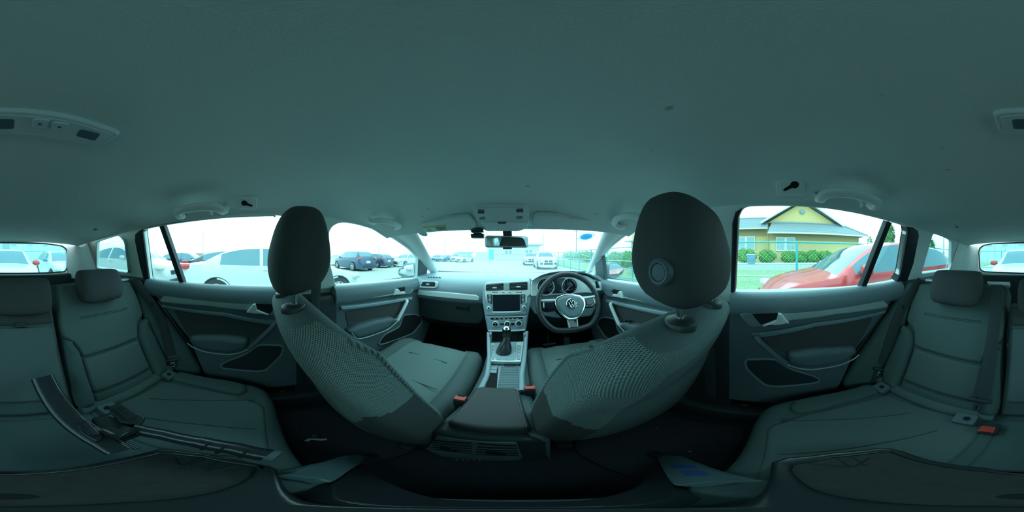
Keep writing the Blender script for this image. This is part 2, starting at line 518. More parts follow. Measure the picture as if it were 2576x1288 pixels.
Wr = [on(x, y, *WS) for x, y in [(1532, 560), (1518, 583), (1503, 620), (1488, 655), (1474, 685), (1471, 690)]]
apillar('trim_2', Sr, Wr, 'pale right windscreen pillar trim')

# tailgate with its window
TY = -1.53
TG = ((0, TY, 0), (0, 1, 0))
rwin_px = [(2463, 632), (2466, 624), (2474, 618), (2497, 613), (2576, 611), (2688, 613), (2732, 619), (2743, 627), (2745, 650), (2744, 674), (2738, 683), (2696, 686), (2576, 687), (2475, 683), (2466, 677)]
rw = fillet([ony(x, y, TY) for x, y in rwin_px], .03, 3)
tgo = [V((-.66, TY, .40)), V((.66, TY, .40)), V((.66, TY, 1.20)), V((.60, TY, 1.36)), V((-.60, TY, 1.36)), V((-.66, TY, 1.20))]
tag(plate('wall_rear', tgo, m_pillar, n=(0, 1, 0), th=.04, bev=.012, holes=[rw], hrnd=.01), 'tailgate inner trim around the back window', kind='structure')
pane('window_8', rw, m_rearglass, 'back window glass in the tailgate', V((0, 1, 0)), .025)
lowp = [ony(x, y, TY + .02) for x, y in [(2463, 684), (2576, 688), (2745, 684)]]
tag(box('trim_3', (0, TY + .035, .67), (1.36, .05, .72), m_black, bev=.02), 'dark tailgate panel below the back window', kind='structure')
# dark rubber bead around the back window
tag(tube('trim_12', [p + V((0, .012, 0)) for p in rw], .006, m_rubber, n=8, closed=True), 'black rubber bead around the back window', kind='structure')
# rear corner pillars
for s, nm, lab in ((-1, 'trim_4', 'pale left rear corner pillar of the cargo area'), (1, 'trim_5', 'pale right rear corner pillar of the cargo area')):
    rows = []
    for i in range(9):
        z = lerp(.98, 1.36, i / 8); xs = side_x(z) - .004
        a = V((s * xs, -1.17, z)); b = V((s * .548, TY + .012, z))
        r = []
        for k in range(9):
            t = k / 8
            p = a.lerp(b, t) + V((s * .055 * math.sin(math.pi * t), 0, 0)) * (.6 if t < .6 else .4)
            r.append(p)
        rows.append(r)
    tag(grid(nm, rows, m_pillar), lab, kind='structure')

# floor, bulkhead, sills
tag(box('floor', (0, 0, .25), (1.56, 3.2, .06), m_carpet, bev=.01), 'black carpeted car floor', kind='structure')
tag(box('wall_front', (0, 1.47, .62), (1.56, .04, .86), m_carpet, bev=.01), 'dark bulkhead ahead of the footwells', kind='structure')
for s, nm, lab in ((-1, 'trim_6', 'left door sill step trim'), (1, 'trim_7', 'right door sill step trim')):
    tag(box(nm, (s * .665, .35, .325), (.11, 1.9, .11), m_black, bev=.03), lab, kind='structure')
# cargo side and rear quarter outer skin, so that no light comes through
for s, nm, lab in ((-1, 'wall_cargo_left', 'left cargo side wall'), (1, 'wall_cargo_right', 'right cargo side wall')):
    tag(box(nm, (s * .70, -1.07, .66), (.06, 1.0, .80), m_black, bev=.01), lab, kind='structure')

# ------------------------------------------------------------------ doors
def belt(y): return interp([(-.7, 1.060), (-.2, 1.054), (.15, 1.048), (.4, 1.036), (1.1, 1.012), (1.3, 1.0)], y)
def pts_x(l, x): return [onx(a, b, x) for a, b in l]
def shoulder(name, y0, y1, s, m, parent):
    rows = []
    for i in range(14):
        y = lerp(y0, y1, i / 13); zb = belt(y)
        sec = [(.715, -.02), (.706, .004), (.692, .008), (.672, .002), (.657, -.014), (.650, -.04), (.650, -.066), (.658, -.085), (.69, -.09)]
        rows.append([V((s * a, y, zb + b)) for a, b in sec])
    return grid(name, rows, m, parent, caps=True)
def door(name, s, T, y0, y1, label):
    nrm = V((-s, 0, 0)); f = (lambda l: l) if T['side'] == s else mir
    d = thing(name, (s * .72, (y0 + y1) / 2, .30), label, None, kind='structure')
    plate('inner_panel', f(T['panel']), m_dark, d, nrm, th=.06, bev=.012, off=0.)
    box('outer_skin', (s * .775, (y0 + y1) / 2, .66), (.03, y1 - y0 + .06, .74), m_black, d, bev=.01)
    shoulder('shoulder', y0, y1, s, m_sill, d)
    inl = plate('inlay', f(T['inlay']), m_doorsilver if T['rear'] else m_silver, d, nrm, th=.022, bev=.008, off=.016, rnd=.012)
    plate('handle_recess', f(T['recess']), m_void, inl, nrm, th=.004, bev=.001, off=.0185, rnd=.004)
    plate('switch_panel', f(T['switch']), m_sill, inl, nrm, th=.006, bev=.001, off=.0195, rnd=.004)
    plate('door_handle', f(T['lever']), m_silver, inl, nrm, th=.018, bev=.004, off=.034, rnd=.003)
    plate('strip', f(T['strip']), m_sill if T['rear'] else m_dash, d, nrm, th=.02, bev=.006, off=.018)
    plate('cloth_insert', f(T['insert']), m_fabdark, d, nrm, th=.02, bev=.004, off=.004, rnd=.02)
    ar = plate('armrest', f(T['arm']), m_dark, d, nrm, th=.09, bev=.025, off=.0, rnd=.02, k=4)
    tube('bright_edge', [p + nrm * .001 for p in f(T['edge'])], .0028, m_doorsilver, ar, n=6, smooth_path=.03)
    a, b = f(T['bar'])
    bar = tube('pull_handle', [a - nrm * .05, a, b, b - nrm * .03], .0095, m_dark if T['rear'] else m_silver, d, n=10, flat=(1.25, .8), smooth_path=.02)
    pk = plate('map_pocket', f(T['pocket']), m_void if not T['rear'] else m_black, d, nrm, th=.01, bev=.002, off=.003, rnd=.03)
    tube('pocket_rim', [p + nrm * .004 for p in fillet(f(T['pocket']), .03)], .006, m_sill, pk, n=8, closed=True)
    return d
XD = -.667
TF = dict(side=-1, rear=False,
    panel=[V((XD, y, z)) for y, z in [(.36, .36), (1.12, .36), (1.28, .62), (1.26, .99), (.365, 1.01)]],
    inlay=pts_x([(859, 757), (862, 741), (870, 737), (989, 725), (1023, 717), (1040, 717), (1040, 724), (1030, 739), (983, 742)], XD),
    recess=pts_x([(992, 724), (1014, 721), (1012, 736), (1002, 737)], XD - .0), switch=pts_x([(1014, 721), (1036, 719), (1029, 736), (1012, 738)], XD),
    lever=pts_x([(983, 741), (989, 726), (993, 725), (999, 733), (1010, 732), (1010, 738)], XD),
    strip=pts_x([(854, 769), (1000, 751), (1034, 747), (1032, 754), (1000, 759), (857, 778)], XD),
    insert=pts_x([(866, 783), (1016, 760), (1008, 782), (992, 797), (935, 812), (878, 834)], XD),
    arm=pts_x([(876, 836), (900, 822), (945, 808), (992, 799), (1001, 806), (976, 829), (930, 846), (902, 853), (890, 847)], XD + .05),
    edge=pts_x([(885, 838), (892, 848), (903, 853), (930, 846), (976, 829), (1001, 807)], XD + .05),
    bar=pts_x([(1026, 755), (1000, 807)], XD + .04),
    pocket=pts_x([(949, 865), (964, 842), (1004, 822), (1012, 793), (1042, 790), (1057, 796), (1061, 809), (1038, 838), (960, 866)], XD))
XR = .667
TR = dict(side=1, rear=True,
    panel=pts_x([(1835, 762), (2000, 748), (2264, 728), (2230, 778), (2152, 881), (2121, 956), (2101, 990), (1990, 1015), (1806, 1000)], XR),
    inlay=pts_x([(1860, 788), (1873, 780), (1960, 779), (2100, 767), (2218, 753), (2231, 765), (2228, 772), (2100, 789), (1987, 804), (1890, 821)], XR),
    recess=pts_x([(1893, 786), (1957, 783), (1953, 801), (1921, 812), (1910, 812)], XR), switch=pts_x([(1866, 788), (1893, 785), (1915, 813), (1891, 817)], XR),
    lever=pts_x([(1919, 812), (1953, 799), (1957, 782), (1964, 783), (1984, 806), (1960, 810), (1920, 812)], XR),
    strip=pts_x([(1889, 835), (2050, 808), (2225, 779), (2221, 787), (2050, 819), (1901, 847)], XR),
    insert=pts_x([(1906, 849), (2050, 823), (2196, 797), (2153, 873), (2060, 880), (1982, 892)], XR),
    arm=pts_x([(1981, 893), (2060, 883), (2157, 876), (2161, 892), (2116, 917), (2041, 929), (1984, 918)], XR - .05),
    edge=pts_x([(1981, 917), (2005, 926), (2041, 930), (2116, 918), (2148, 903), (2161, 892)], XR - .05),
    bar=pts_x([(1903, 851), (1981, 916)], XR - .04),
    pocket=pts_x([(1874, 902), (1950, 900), (1985, 925), (2041, 942), (2062, 952), (2058, 960), (1950, 971), (1926, 968), (1877, 925)], XR))
door('door_1', -1, TF, .36, 1.24, 'left front door panel with silver inlay and slanted pull handle')
door('door_2', 1, TF, .36, 1.24, 'right front door panel beside the steering wheel')
d3 = door('door_3', -1, TR, -.62, .16, 'left rear door panel below the window with the white sedan')
d4 = door('door_4', 1, TR, -.62, .16, 'right rear door panel below the window with the red car')
for d, s in ((d3, -1), (d4, 1)):
    box('reflector', (s * .668, .10, .40), (.008, .022, .008), m_red, d, bev=.002)
# mirror switch knob on the driver's door, window switches on the armrests
dd2 = bpy.data.objects['door_2']
lathe('mirror_knob', onx(1544, 731, .655), (-1, 0, 0), [(.010, 0), (.010, .012), (.007, .016), (.0, .016)], m_black, dd2)
for i in range(4):
    box('window_switch', onx(1577 + (i % 2) * 10, 808 + (i // 2) * 6, .64) , (.016, .022, .006), m_gloss, dd2, bev=.002)
box('window_switch', onx(988, 801, -.64), (.016, .022, .006), m_gloss, bpy.data.objects['door_1'], bev=.002)

# door window frames: seals, division bars, the dark frame at the rear edge
def seal(parent_name, pts, nrm, r=.003):
    tube('window_seal', [p + nrm * .002 for p in pts], r, m_rubber, bpy.data.objects[parent_name], n=8, closed=True)
def shrink(pts, d):
    c = sum((V(p) for p in pts), V()) / len(pts)
    return [V(p) + (V(p) - c).normalized() * d for p in pts]
for dn, ln_ in (('door_3', lwin([(386, 711), (458, 720), (560, 725), (675, 728), (760, 729)])), ('door_4', rwin([(1846, 739), (1981, 737), (2163, 727), (2250, 711)])), ('door_1', lwin([(848, 722), (996, 708), (1051, 702)])), ('door_2', mir(lwin([(848, 722), (996, 708), (1051, 702)])))):
    tube('window_seal', ln_, .004, m_rubber, bpy.data.objects[dn], n=8)
for nm, quad, nrm in (('door_4', rwin([(2231, 556), (2243, 560), (2177, 726), (2163, 728)]), NR),
                      ('door_3', lwin([(401, 570), (413, 568), (466, 720), (454, 720)]), NL)):
    plate('division_bar', quad, m_rubber, bpy.data.objects[nm], nrm, th=.03, bev=.004, off=.004)
plate('frame_edge', rwin([(2279, 570), (2296, 572), (2307, 580), (2309, 592), (2296, 660), (2276, 716), (2260, 728), (2247, 716), (2263, 689), (2281, 585)]), m_rubber, d4, NR, th=.05, bev=.008, off=.012)
plate('frame_edge', lwin([(363, 577), (352, 580), (342, 588), (341, 604), (354, 668), (366, 712), (382, 724), (386, 711), (377, 706), (361, 585)]), m_rubber, d3, NL, th=.05, bev=.008, off=.012)
plate('frame_edge', rwin([(1842, 560), (1850, 533), (1869, 522), (1858, 545), (1849, 735), (1838, 735)]), m_rubber, d4, NR, th=.03, bev=.006, off=.006)
# mirror sail triangles
plate('mirror_sail', lwin([(1053, 652), (1062, 660), (1076, 668), (1071, 700), (1051, 703)]), m_dark, bpy.data.objects['door_1'], NL, th=.03, bev=.006, off=.006)
plate('mirror_sail', rwin([(1516, 645), (1498, 664), (1500, 700), (1523, 705)]), m_dark, bpy.data.objects['door_2'], NR, th=.03, bev=.006, off=.006)

# B pillar lower trims
for s, nm, lab in ((-1, 'trim_8', 'dark left centre pillar trim with the front belt'), (1, 'trim_9', 'dark right centre pillar trim beside the driver seat')):
    tag(plate(nm, [V((s * .675, y, z)) for y, z in [(.155, .36), (.37, .36), (.375, 1.0), (.155, 1.0)]], m_black, n=(-s, 0, 0), th=.10, bev=.02, off=.012), lab, kind='structure')
# rear side trims between the door and the bench
S1, S2, S3 = V((-.60, -.47, .60)), V((-.665, -.27, .50)), V((-.655, -.60, .99))
nS = (S2 - S1).cross(S3 - S1).normalized()
if nS.x < 0: nS = -nS
sidepx = [(330, 698), (352, 703), (372, 733), (420, 795), (472, 867), (506, 925), (507, 950), (420, 965), (414, 930), (410, 900), (378, 838), (358, 797), (343, 744)]
sl = [on(x, y, S1, nS) for x, y in sidepx]
tag(plate('trim_10', sl, m_rearside, n=nS, th=.12, bev=.03, off=.01, rnd=.02, k=4), 'padded left side trim between rear door and bench', kind='structure')
tag(plate('trim_11', mir(sl), m_rearside, n=(-nS.x, nS.y, nS.z), th=.12, bev=.03, off=.01, rnd=.02, k=4), 'padded right side trim between rear door and bench', kind='structure')

for s, nm, lab in ((-1, 'wall_front_left', 'left front footwell side wall'), (1, 'wall_front_right', 'right front footwell side wall')):
    tag(box(nm, (s * .765, 1.35, .64), (.05, .34, .78), m_black, bev=.01), lab, kind='structure')
# ================================================================== FRONT SEATS
m_softseam = mat('cloth_seam', (.055, .080, .080), .95)
LEAN = math.radians(19)
def split_grid(parts, rows, pick, parent, loc, rot, close=True, uv_from=0):
    """a lofted body whose faces are handed out to several parts by PICK(i, j)"""
    nc = len(rows[0]); out = {}
    for nm in parts:
        vs, fs, ids = [], [], {}
        def vid(i, j):
            k = (i, j % nc)
            if k not in ids: ids[k] = len(vs); vs.append(rows[i][j % nc])
            return ids[k]
        for i in range(len(rows) - 1):
            for j in range(nc if close else nc - 1):
                if pick(i, j) == nm: fs.append((vid(i, j), vid(i, j + 1), vid(i + 1, j + 1), vid(i + 1, j)))
        if nm == parts[0][:] and close:
            fs.append(tuple(vid(0, j) for j in range(nc))[::-1]); fs.append(tuple(vid(len(rows) - 1, j) for j in range(nc)))
        o = mesh(nm.split('|')[0], vs, fs, parts_m[nm], parent, local=True, sharp=70)
        uvl = o.data.uv_layers.new(name='UVMap'); inv = {v: k for k, v in ids.items()}
        arc = {}; j0 = uv_from % nc
        for i in range(len(rows)):
            for sg in (1, -1):
                a = 0.
                for q in range(nc // 2 + 1):
                    arc[(i, (j0 + sg * q) % nc)] = a * sg
                    a += (rows[i][(j0 + sg * (q + 1)) % nc] - rows[i][(j0 + sg * q) % nc]).length
        for pl in o.data.polygons:
            for li in pl.loop_indices:
                i, j = inv[o.data.loops[li].vertex_index]
                uvl.data[li].uv = (arc[(i, j)], rows[i][0].z)
        o.location = loc; o.rotation_euler = rot
        out[nm] = o
    return out
def front_seat(name, cx, hy, s, label):
    """s: +1 driver (inner side is -x), -1 passenger"""
    global parts_m
    st = thing(name, (cx, hy, .28), label, 'seat', 'front seats')
    hwT = smooth_tab([(-.05, .225), (0, .255), (.06, .266), (.16, .268), (.3, .262), (.45, .250), (.56, .234), (.64, .212), (.69, .186), (.712, .158), (.719, .138), (.722, .12)], 92)
    hdT = smooth_tab([(-.05, .035), (0, .055), (.06, .066), (.2, .07), (.45, .062), (.6, .057), (.68, .053), (.708, .046), (.718, .038), (.722, .028)], 92)
    N = 120; rows = []
    for (t, hw), (_, hd) in zip(hwT, hdT):
        row = []
        for x, y in srect(hw, hd, N, 3.3):
            yb = .062 - .028 * max(0, t / .722) ** 4 + y
            if y > 0: yb += .05 * (abs(x) / hw) ** 3 * max(0, min(1, t / .2)) * (1 if t < .62 else max(0, (.72 - t) / .1))   # front bolsters
            if y < 0 and t < .62: yb += .012 * math.exp(-((t - .5) / .07) ** 2) * (1 - (x / hw) ** 2)                 # hollow below the head restraint
            row.append(V((x, yb, t)))
        rows.append(row)
    ni = len(rows)
    def pick(i, j):
        th = (j + .5) / N * 360                       # 0 = +x side, 90 front, 180 -x side, 270 rear
        t = hwT[i][0]
        a = th if s > 0 else (180 - th) % 360         # 180 = inner side always
        if 166 <= a <= 240:
            tb = interp([(166, .44), (185, .46), (205, .47), (222, .41), (240, .33)], a)
            if tb < t < .712: return 'mesh_cover'
        if 240 < a < 292 and .655 < t < .712: return 'mesh_cover'
        if 40 < a < 140 and .05 < t < .66: return 'front_panel'
        if 166 <= a <= 240 and t <= .5: return 'lower_cover'
        return 'backrest'
    parts_m = {'backrest': m_fabside, 'mesh_cover': m_fabmesh, 'front_panel': m_fab, 'lower_cover': m_fabdark}
    split_grid(['backrest', 'mesh_cover', 'front_panel', 'lower_cover'], rows, pick, st, (0, 0, .105), (LEAN, 0, 0), uv_from=N // 2 if s > 0 else 0)
    # braided piping down the inner edge
    jb = [k for k in range(N) if abs(((k / N * 360) if s > 0 else (180 - k / N * 360) % 360) - 166) < 3][0]
    path = [rows[i][jb] for i in range(ni) if .26 < hwT[i][0] < .68]
    for ph in (0, math.pi):
        pp = []
        for q, (a, b) in enumerate(zip(path, path[1:])):
            for r in range(6):
                p = a.lerp(b, r / 6); an = (q * 6 + r) * .36 + ph
                pp.append(p + V((math.cos(an) * .0035, math.sin(an) * .0035, 0)))
        o = tube('braid', pp, .0034, m_fab, st, n=6, local=True); o.location = (0, 0, .105); o.rotation_euler = (LEAN, 0, 0)
    # head restraint with posts
    R_ = Matrix.Rotation(LEAN, 4, 'X')
    top = R_ @ V((0, .055, .70)) + V((0, 0, .105))
    hz0 = 1.118 - .28
    tz_ = [0, .03, .08, .2, .35, .5, .66, .8, .9, .96, .99, 1.0]
    hw_ = smooth_tab(list(zip(tz_, [.085, .104, .118, .129, .134, .131, .124, .114, .102, .086, .068, .050])), 26)
    hd_ = smooth_tab(list(zip(tz_, [.034, .047, .056, .066, .070, .068, .062, .055, .047, .037, .026, .016])), 26)
    HH = .202
    rws = []
    for (t, hw), (_, hd) in zip(hw_, hd_):
        rws.append([V((x, top.y - .014 + .014 * t + y, hz0 + HH * t + (y / .07) * .018 * max(0, 1 - t / .35))) for x, y in srect(hw, hd, 64, 3.2)])
    hr = grid('head_restraint', rws, m_fabdark, st, close_u=True, local=True, caps=True)
    for q in (-.07, .07):
        zb = R_ @ V((q, .036, .724)) + V((0, 0, .105))
        tube('post', [zb + V((0, .012, -.06)), zb, V((q, zb.y + .003, zb.z + .03)), V((q, zb.y + .004, hz0 + .035))], .0074, m_chrome, st, n=16, local=True)
        lathe('post_collar', zb + V((0, 0, -.004)), unit((0, -.10, 1)), [(.0285, -.008), (.0290, .003), (.026, .009), (.014, .013), (.0, .013)], m_black, st, n=32, local=True)
    # fore-aft button on the inner side of the driver's head restraint
    bx = -s * .134
    if s > 0: lathe('adjust_button', V((bx, top.y - .034, hz0 + .060)), V((-s, 0, 0)), [(.0180, -.008), (.0190, .002), (.0160, .0055), (.0128, .0045), (.0120, .0022), (.0112, .0036), (.0, .0042)], m_dark, hr, n=32, local=True)
    # seat cushion
    prof = smooth_tab([(0, .265), (.1, .292), (.25, .315), (.38, .337), (.47, .336), (.52, .310), (.538, .262)], 20)
    crows = []
    for y, zt in prof:
        e = (1 if y < .42 else max(.80, 1 - ((y - .42) / .118) ** 2 * .2))
        xs = [-.255, -.262, -.258, -.24, -.215, -.19, -.172, -.16, -.08, 0, .08, .16, .172, .19, .215, .24, .258, .262, .255]
        bz = min(1, max(0, (.5 - y) / .12))
        dz = [-.16, -.09, -.03, .012, .026, .02, .0, -.010, .002, .004, .002, -.010, 0, .02, .026, .012, -.03, -.09, -.16]
        crows.append([V((x * e, y + .085, zt + (d * (bz if d > 0 else 1)))) for x, d in zip(xs, dz)])
    # front face
    yl = crows[-1]
    crows.append([V((p.x, p.y + .004, max(.14, p.z - .09))) for p in yl])
    parts_m = {'cushion_centre': m_fab, 'cushion_bolster|l': m_fabside, 'cushion_bolster|r': m_fabside}
    split_grid(['cushion_centre', 'cushion_bolster|l', 'cushion_bolster|r'], crows, lambda i, j: 'cushion_bolster|l' if j < 6 else ('cushion_bolster|r' if j > 11 else 'cushion_centre'), st, (0, 0, 0), (0, 0, 0), close=False)
    for y_, x_ in ((.42, .11), (.235, .155)):
        z_ = interp(prof, y_ - .085)
        tube('cushion_seam', [V((lerp(-x_, x_, k / 8), y_ + .01 * math.sin(math.pi * k / 8), z_ + .0028)) for k in range(9)], .002, m_softseam, st, n=6, local=True)
    # base and side skirt
    box('seat_base', (0, .30, .11), (.40, .42, .17), m_black, st, bev=.02, local=True)
    for q in (-1, 1):
        box('side_skirt', (q * .245, .26, .14), (.03, .44, .09), m_dark, st, bev=.014, local=True)
        box('rail', (q * .19, .26, .012), (.04, .50, .03), m_black, st, bev=.006, local=True)
    return st
seatR = front_seat('front_seat', .365, .350, 1, 'driver seat behind the steering wheel, grey cloth with mesh back')
seatL = front_seat('front_seat', -.365, .275, -1, 'front passenger seat on the left, grey cloth with dark lower back')

# ================================================================== REAR BENCH
B0 = V((0, -.43, .58)); NB = unit((0, .44, .26))
def rb(l): return [on(x, y, B0, NB) for x, y in l]
bench = thing('rear_bench', (0, -.25, .28), 'grey cloth rear bench seat with three head restraints across the cabin', 'seat')
# outlines traced on the left seat and mirrored to the right
OUT = rb([(128, 712), (230, 700), (325, 704), (349, 744), (363, 797), (383, 842), (412, 900), (416, 934), (392, 951), (300, 992), (240, 1018), (196, 1030), (180, 998), (157, 856), (138, 758)])
UP = rb([(140, 716), (325, 708), (345, 746), (359, 793), (345, 812), (344, 828), (347, 850), (205, 899), (197, 880), (180, 860), (156, 845), (146, 790)])
LOW = rb([(205, 904), (347, 855), (377, 925), (233, 989)])
STRIP = rb([(233, 993), (378, 929), (389, 945), (391, 951), (300, 991), (240, 1016)])
BO = rb([(363, 800), (347, 816), (347, 846), (380, 926), (392, 950), (415, 934), (411, 902), (383, 845)])
BI = rb([(158, 850), (180, 862), (197, 884), (204, 906), (231, 990), (238, 1017), (198, 1028), (183, 998), (170, 920)])
for f, sx in ((lambda l: l, -1), (mir, 1)):
    bk = plate('backrest', f(OUT), m_rearside, bench, NB, th=.15, bev=.035, off=-.004, rnd=.02, k=4)
    plate('upper_panel', f(UP), m_rearmesh, bk, NB, th=.05, bev=.014, off=.010, rnd=.02, k=4)
    plate('lower_panel', f(LOW), m_rearmesh, bk, NB, th=.05, bev=.014, off=.010, rnd=.012, k=4)
    plate('lower_strip', f(STRIP), m_rearside, bk, NB, th=.05, bev=.014, off=.008, rnd=.01, k=4)
    plate('side_bolster', f(BO), m_rearside, bk, NB, th=.07, bev=.026, off=.032, rnd=.02, k=4)
    plate('side_bolster', f(BI), m_rearside, bk, NB, th=.07, bev=.026, off=.030, rnd=.02, k=4)
    for dy in (0, 4):
        tube('seam', [p + NB * .011 for p in f(rb([(198, 799 + dy), (318, 775 + dy)]))], .0015, m_softseam, bk, n=6)
xl, xr = -.138, .138
def bpt(x, z): return V((x, -.43 - (z - .58) * .26 / .44, z))
ctr = [bpt(xl, .565), bpt(xr, .565), bpt(xr, 1.0), bpt(xl, 1.0)]
cb = plate('centre_backrest', ctr, m_rearside, bench, NB, th=.14, bev=.012, off=.0, rnd=.01)
plate('fold_down_armrest', [bpt(xl + .012, .625), bpt(xr - .012, .625), bpt(xr - .012, .905), bpt(xl + .012, .905)], m_fabside, bench, NB, th=.05, bev=.012, off=.014, rnd=.012)
plate('armrest_header', [bpt(xl + .006, .912), bpt(xr - .006, .912), bpt(xr - .006, .985), bpt(xl + .006, .985)], m_fabdark, bench, NB, th=.05, bev=.012, off=.008, rnd=.01)
plate('release_loop', [bpt(-.02, .905), bpt(.02, .905), bpt(.02, .925), bpt(-.02, .925)], m_black, bench, NB, th=.02, bev=.003, off=.016)
def rear_rest(cx, cy, z0, hw, h, hd, yaw):
    secs = [(0, .80, .55), (.012, .93, .85), (.04, 1, 1), (h * .6, 1, 1), (h - .03, .98, .92), (h - .008, .93, .7), (h, .85, .35)]
    rows = []
    for z, a, b in secs:
        rows.append([Matrix.Rotation(yaw, 3, 'Z') @ V((x, y - (z - h / 2) * .25, z0 + z)) + V((cx, cy, 0)) for x, y in srect(hw * a, hd * b, 36, 4.2)])
    return grid('head_restraint', rows, m_fabdark, bench, close_u=True, caps=True, sub=1)
for cx, w_ in ((-.372, .118), (.372, .118)):
    hr = rear_rest(cx, -.655, .985, w_, .15, .055, 0)
    for q in (-.05, .05):
        tube('post', [bpt(cx + q, .97) - NB * .05, V((cx + q, -.66, 1.0))], .006, m_black, hr, n=10)
hr = rear_rest(-.012, -.655, .962, .118, .145, .05, 0)
for q in (-.05, .05):
    tube('post', [bpt(q, .94) - NB * .05, V((q, -.66, .98))], .006, m_black, hr, n=10)
# cushion: one sprung base, cloth panels with seams on it
zc_ = .545
CU = [(-.615, -.40), (-.625, -.15), (-.612, -.04), (-.57, .025), (-.48, .048), (-.2, .052), (.2, .052), (.48, .048), (.57, .025), (.612, -.04), (.625, -.15), (.615, -.40), (.58, -.50), (-.58, -.50)]
cush = plate('cushion', [V((x, y, zc_)) for x, y in CU], m_rearside, bench, (0, 0, 1), th=.25, bev=.045, off=0, rnd=.04, k=6)
def cz(l, z=zc_): return [V((x, y, z)) for x, y in l]
def cushpart(nm, l, m, off, bev=.012):
    for sx in (1, -1):
        plate(nm, cz([(x * sx, y) for x, y in l]), m, bench, (0, 0, 1), th=.04, bev=bev, off=off, rnd=.03, k=4)
cushpart('cushion_insert', [(-.50, -.375), (-.165, -.405), (-.155, -.15), (-.17, .015), (-.44, .012), (-.50, -.09), (-.515, -.22)], m_rearmesh, .008)
cushpart('cushion_bolster', [(-.52, -.38), (-.525, -.22), (-.50, -.07), (-.535, -.045), (-.585, -.07), (-.60, -.15), (-.60, -.36)], m_rearside, .022, .018)
plate('cushion_centre', cz([(-.135, -.41), (.135, -.41), (.13, .012), (-.13, .012)]), m_rearside, bench, (0, 0, 1), th=.04, bev=.012, off=.008, rnd=.03)
# the roll where cushion and backrest meet
for sx, a, b in ((-1, -.60, -.15), (1, .15, .60)):
    tube('cushion_roll', [V((lerp(a, b, k / 10), -.425, .553)) for k in range(11)], .035, m_rearmesh, bench, n=14, flat=(1, .75), up=(0, 0, 1))
for sx in (-1, 1):
    for x0, x1, y0, y1 in ((-.47, -.36, -.02, -.34), (-.30, -.25, -.01, -.30)):
        tube('cushion_seam', [V((sx * lerp(x0, x1, k / 8) - sx * .02 * math.sin(math.pi * k / 8), lerp(y0, y1, k / 8), zc_ + .008)) for k in range(9)], .0022, m_softseam, bench, n=6)
    # child-seat anchor covers in the gap
    for x in (.535, .215):
        a = plate('anchor_cover', [V((sx * (x - .03), -.40, .572)), V((sx * (x + .03), -.40, .572)), V((sx * (x + .03), -.352, .558)), V((sx * (x - .03), -.352, .558))], m_dark, bench, unit((0, .28, .95)), th=.02, bev=.004, off=.014, rnd=.008)
        lathe('anchor_hole', V((sx * (x - .005), -.372, .5805)), unit((0, .28, .95)), [(.008, -.002), (.009, .0), (.009, .0015), (.0, .0015)], m_void, a, n=16)
# ================================================================== DASHBOARD
dash = thing('dashboard', (0, 1.2, .30), 'grey dashboard with silver strips and centre screen across the cabin front', 'dashboard')
prof_d = [(1.475, 1.050), (1.36, 1.058), (1.24, 1.059), (1.15, 1.054), (1.10, 1.043), (1.066, 1.022), (1.048, .99), (1.042, .955), (1.046, .92), (1.06, .885), (1.085, .865)]
prof_b = [(1.085, .866), (1.095, .82), (1.10, .74), (1.13, .66), (1.2, .61), (1.42, .59)]
def sweep_x(name, prof, xs, m, parent, bow=.05):
    rows = []
    for x in xs:
        b = bow * (abs(x) / .72) ** 3
        rows.append([V((x, y - (b * .0 if y > 1.2 else 0) , z - (.012 * (abs(x) / .72) ** 2 if y > 1.2 else .012 * (abs(x) / .72) ** 2))) for y, z in prof])
    return grid(name, rows, m, parent, caps=False)
xs = [lerp(-.735, .735, k / 40) for k in range(41)]
sweep_x('top_pad', prof_d, xs, m_dash, dash)
sweep_x('lower_panel', prof_b, xs, m_black, dash)
ND = V((0, -1, 0)); YD = 1.043
def py(l, y=YD): return [ony(a, b, y) for a, b in l]
def slats(parent, quad, n, m, nrm, off, r=.0032):
    """louvres inside a four-cornered opening (tl, tr, br, bl)"""
    tl, tr, br, bl = [V(p) for p in quad]
    for i in range(n):
        t = (i + .5) / n
        tube('louvre', [tl.lerp(bl, t) + nrm * off, tr.lerp(br, t) + nrm * off], r, m, parent, n=6, flat=(.5, 1.5), up=unit(nrm + V((0, 0, .55))))
def vent(name, outer, inner, nrm, parent, frame_m, n=5, off=.004):
    fr = plate(name, outer, frame_m, parent, nrm, th=.02, bev=.003, off=off, rnd=.010, holes=[inner], hrnd=.008)
    plate('vent_recess', inner, m_void, fr, nrm, th=.004, bev=.0, off=off - .014)
    slats(fr, inner, n, m_dark, nrm, off - .004)
    c = sum(inner, V()) / 4
    box('vent_tab', c + nrm * (off + .001), (.026, .008, .009), m_silver, fr, bev=.002)
    return fr
vent('side_vent', py([(1057, 724), (1063, 706), (1097, 707), (1100, 711), (1100, 722), (1096, 725)], 1.04), py([(1065, 709), (1095, 710), (1096, 721), (1060, 720)], 1.04), unit((0, -1, .15)), dash, m_silver, 4, .014)
vent('side_vent', py([(1473, 703), (1503, 704), (1508, 709), (1513, 725), (1508, 731), (1476, 731)], 1.04), py([(1478, 707), (1500, 708), (1507, 725), (1480, 726)], 1.04), unit((0, -1, .15)), dash, m_silver, 4, .014)
for k in range(5):
    tube('demister_slot', [ony(1076 + k * 7, 698.5 + k * .1, 1.10) + V((0, 0, .006)), ony(1080 + k * 7, 700 + k * .1, 1.09) + V((0, 0, .006))], .003, m_void, dash, n=6)
plate('silver_strip', py([(1050, 741), (1053, 729), (1130, 735), (1198, 742), (1205, 747), (1205, 756), (1140, 751)]), m_silver, dash, unit((0, -1, .05)), th=.03, bev=.006, off=.008, rnd=.006)
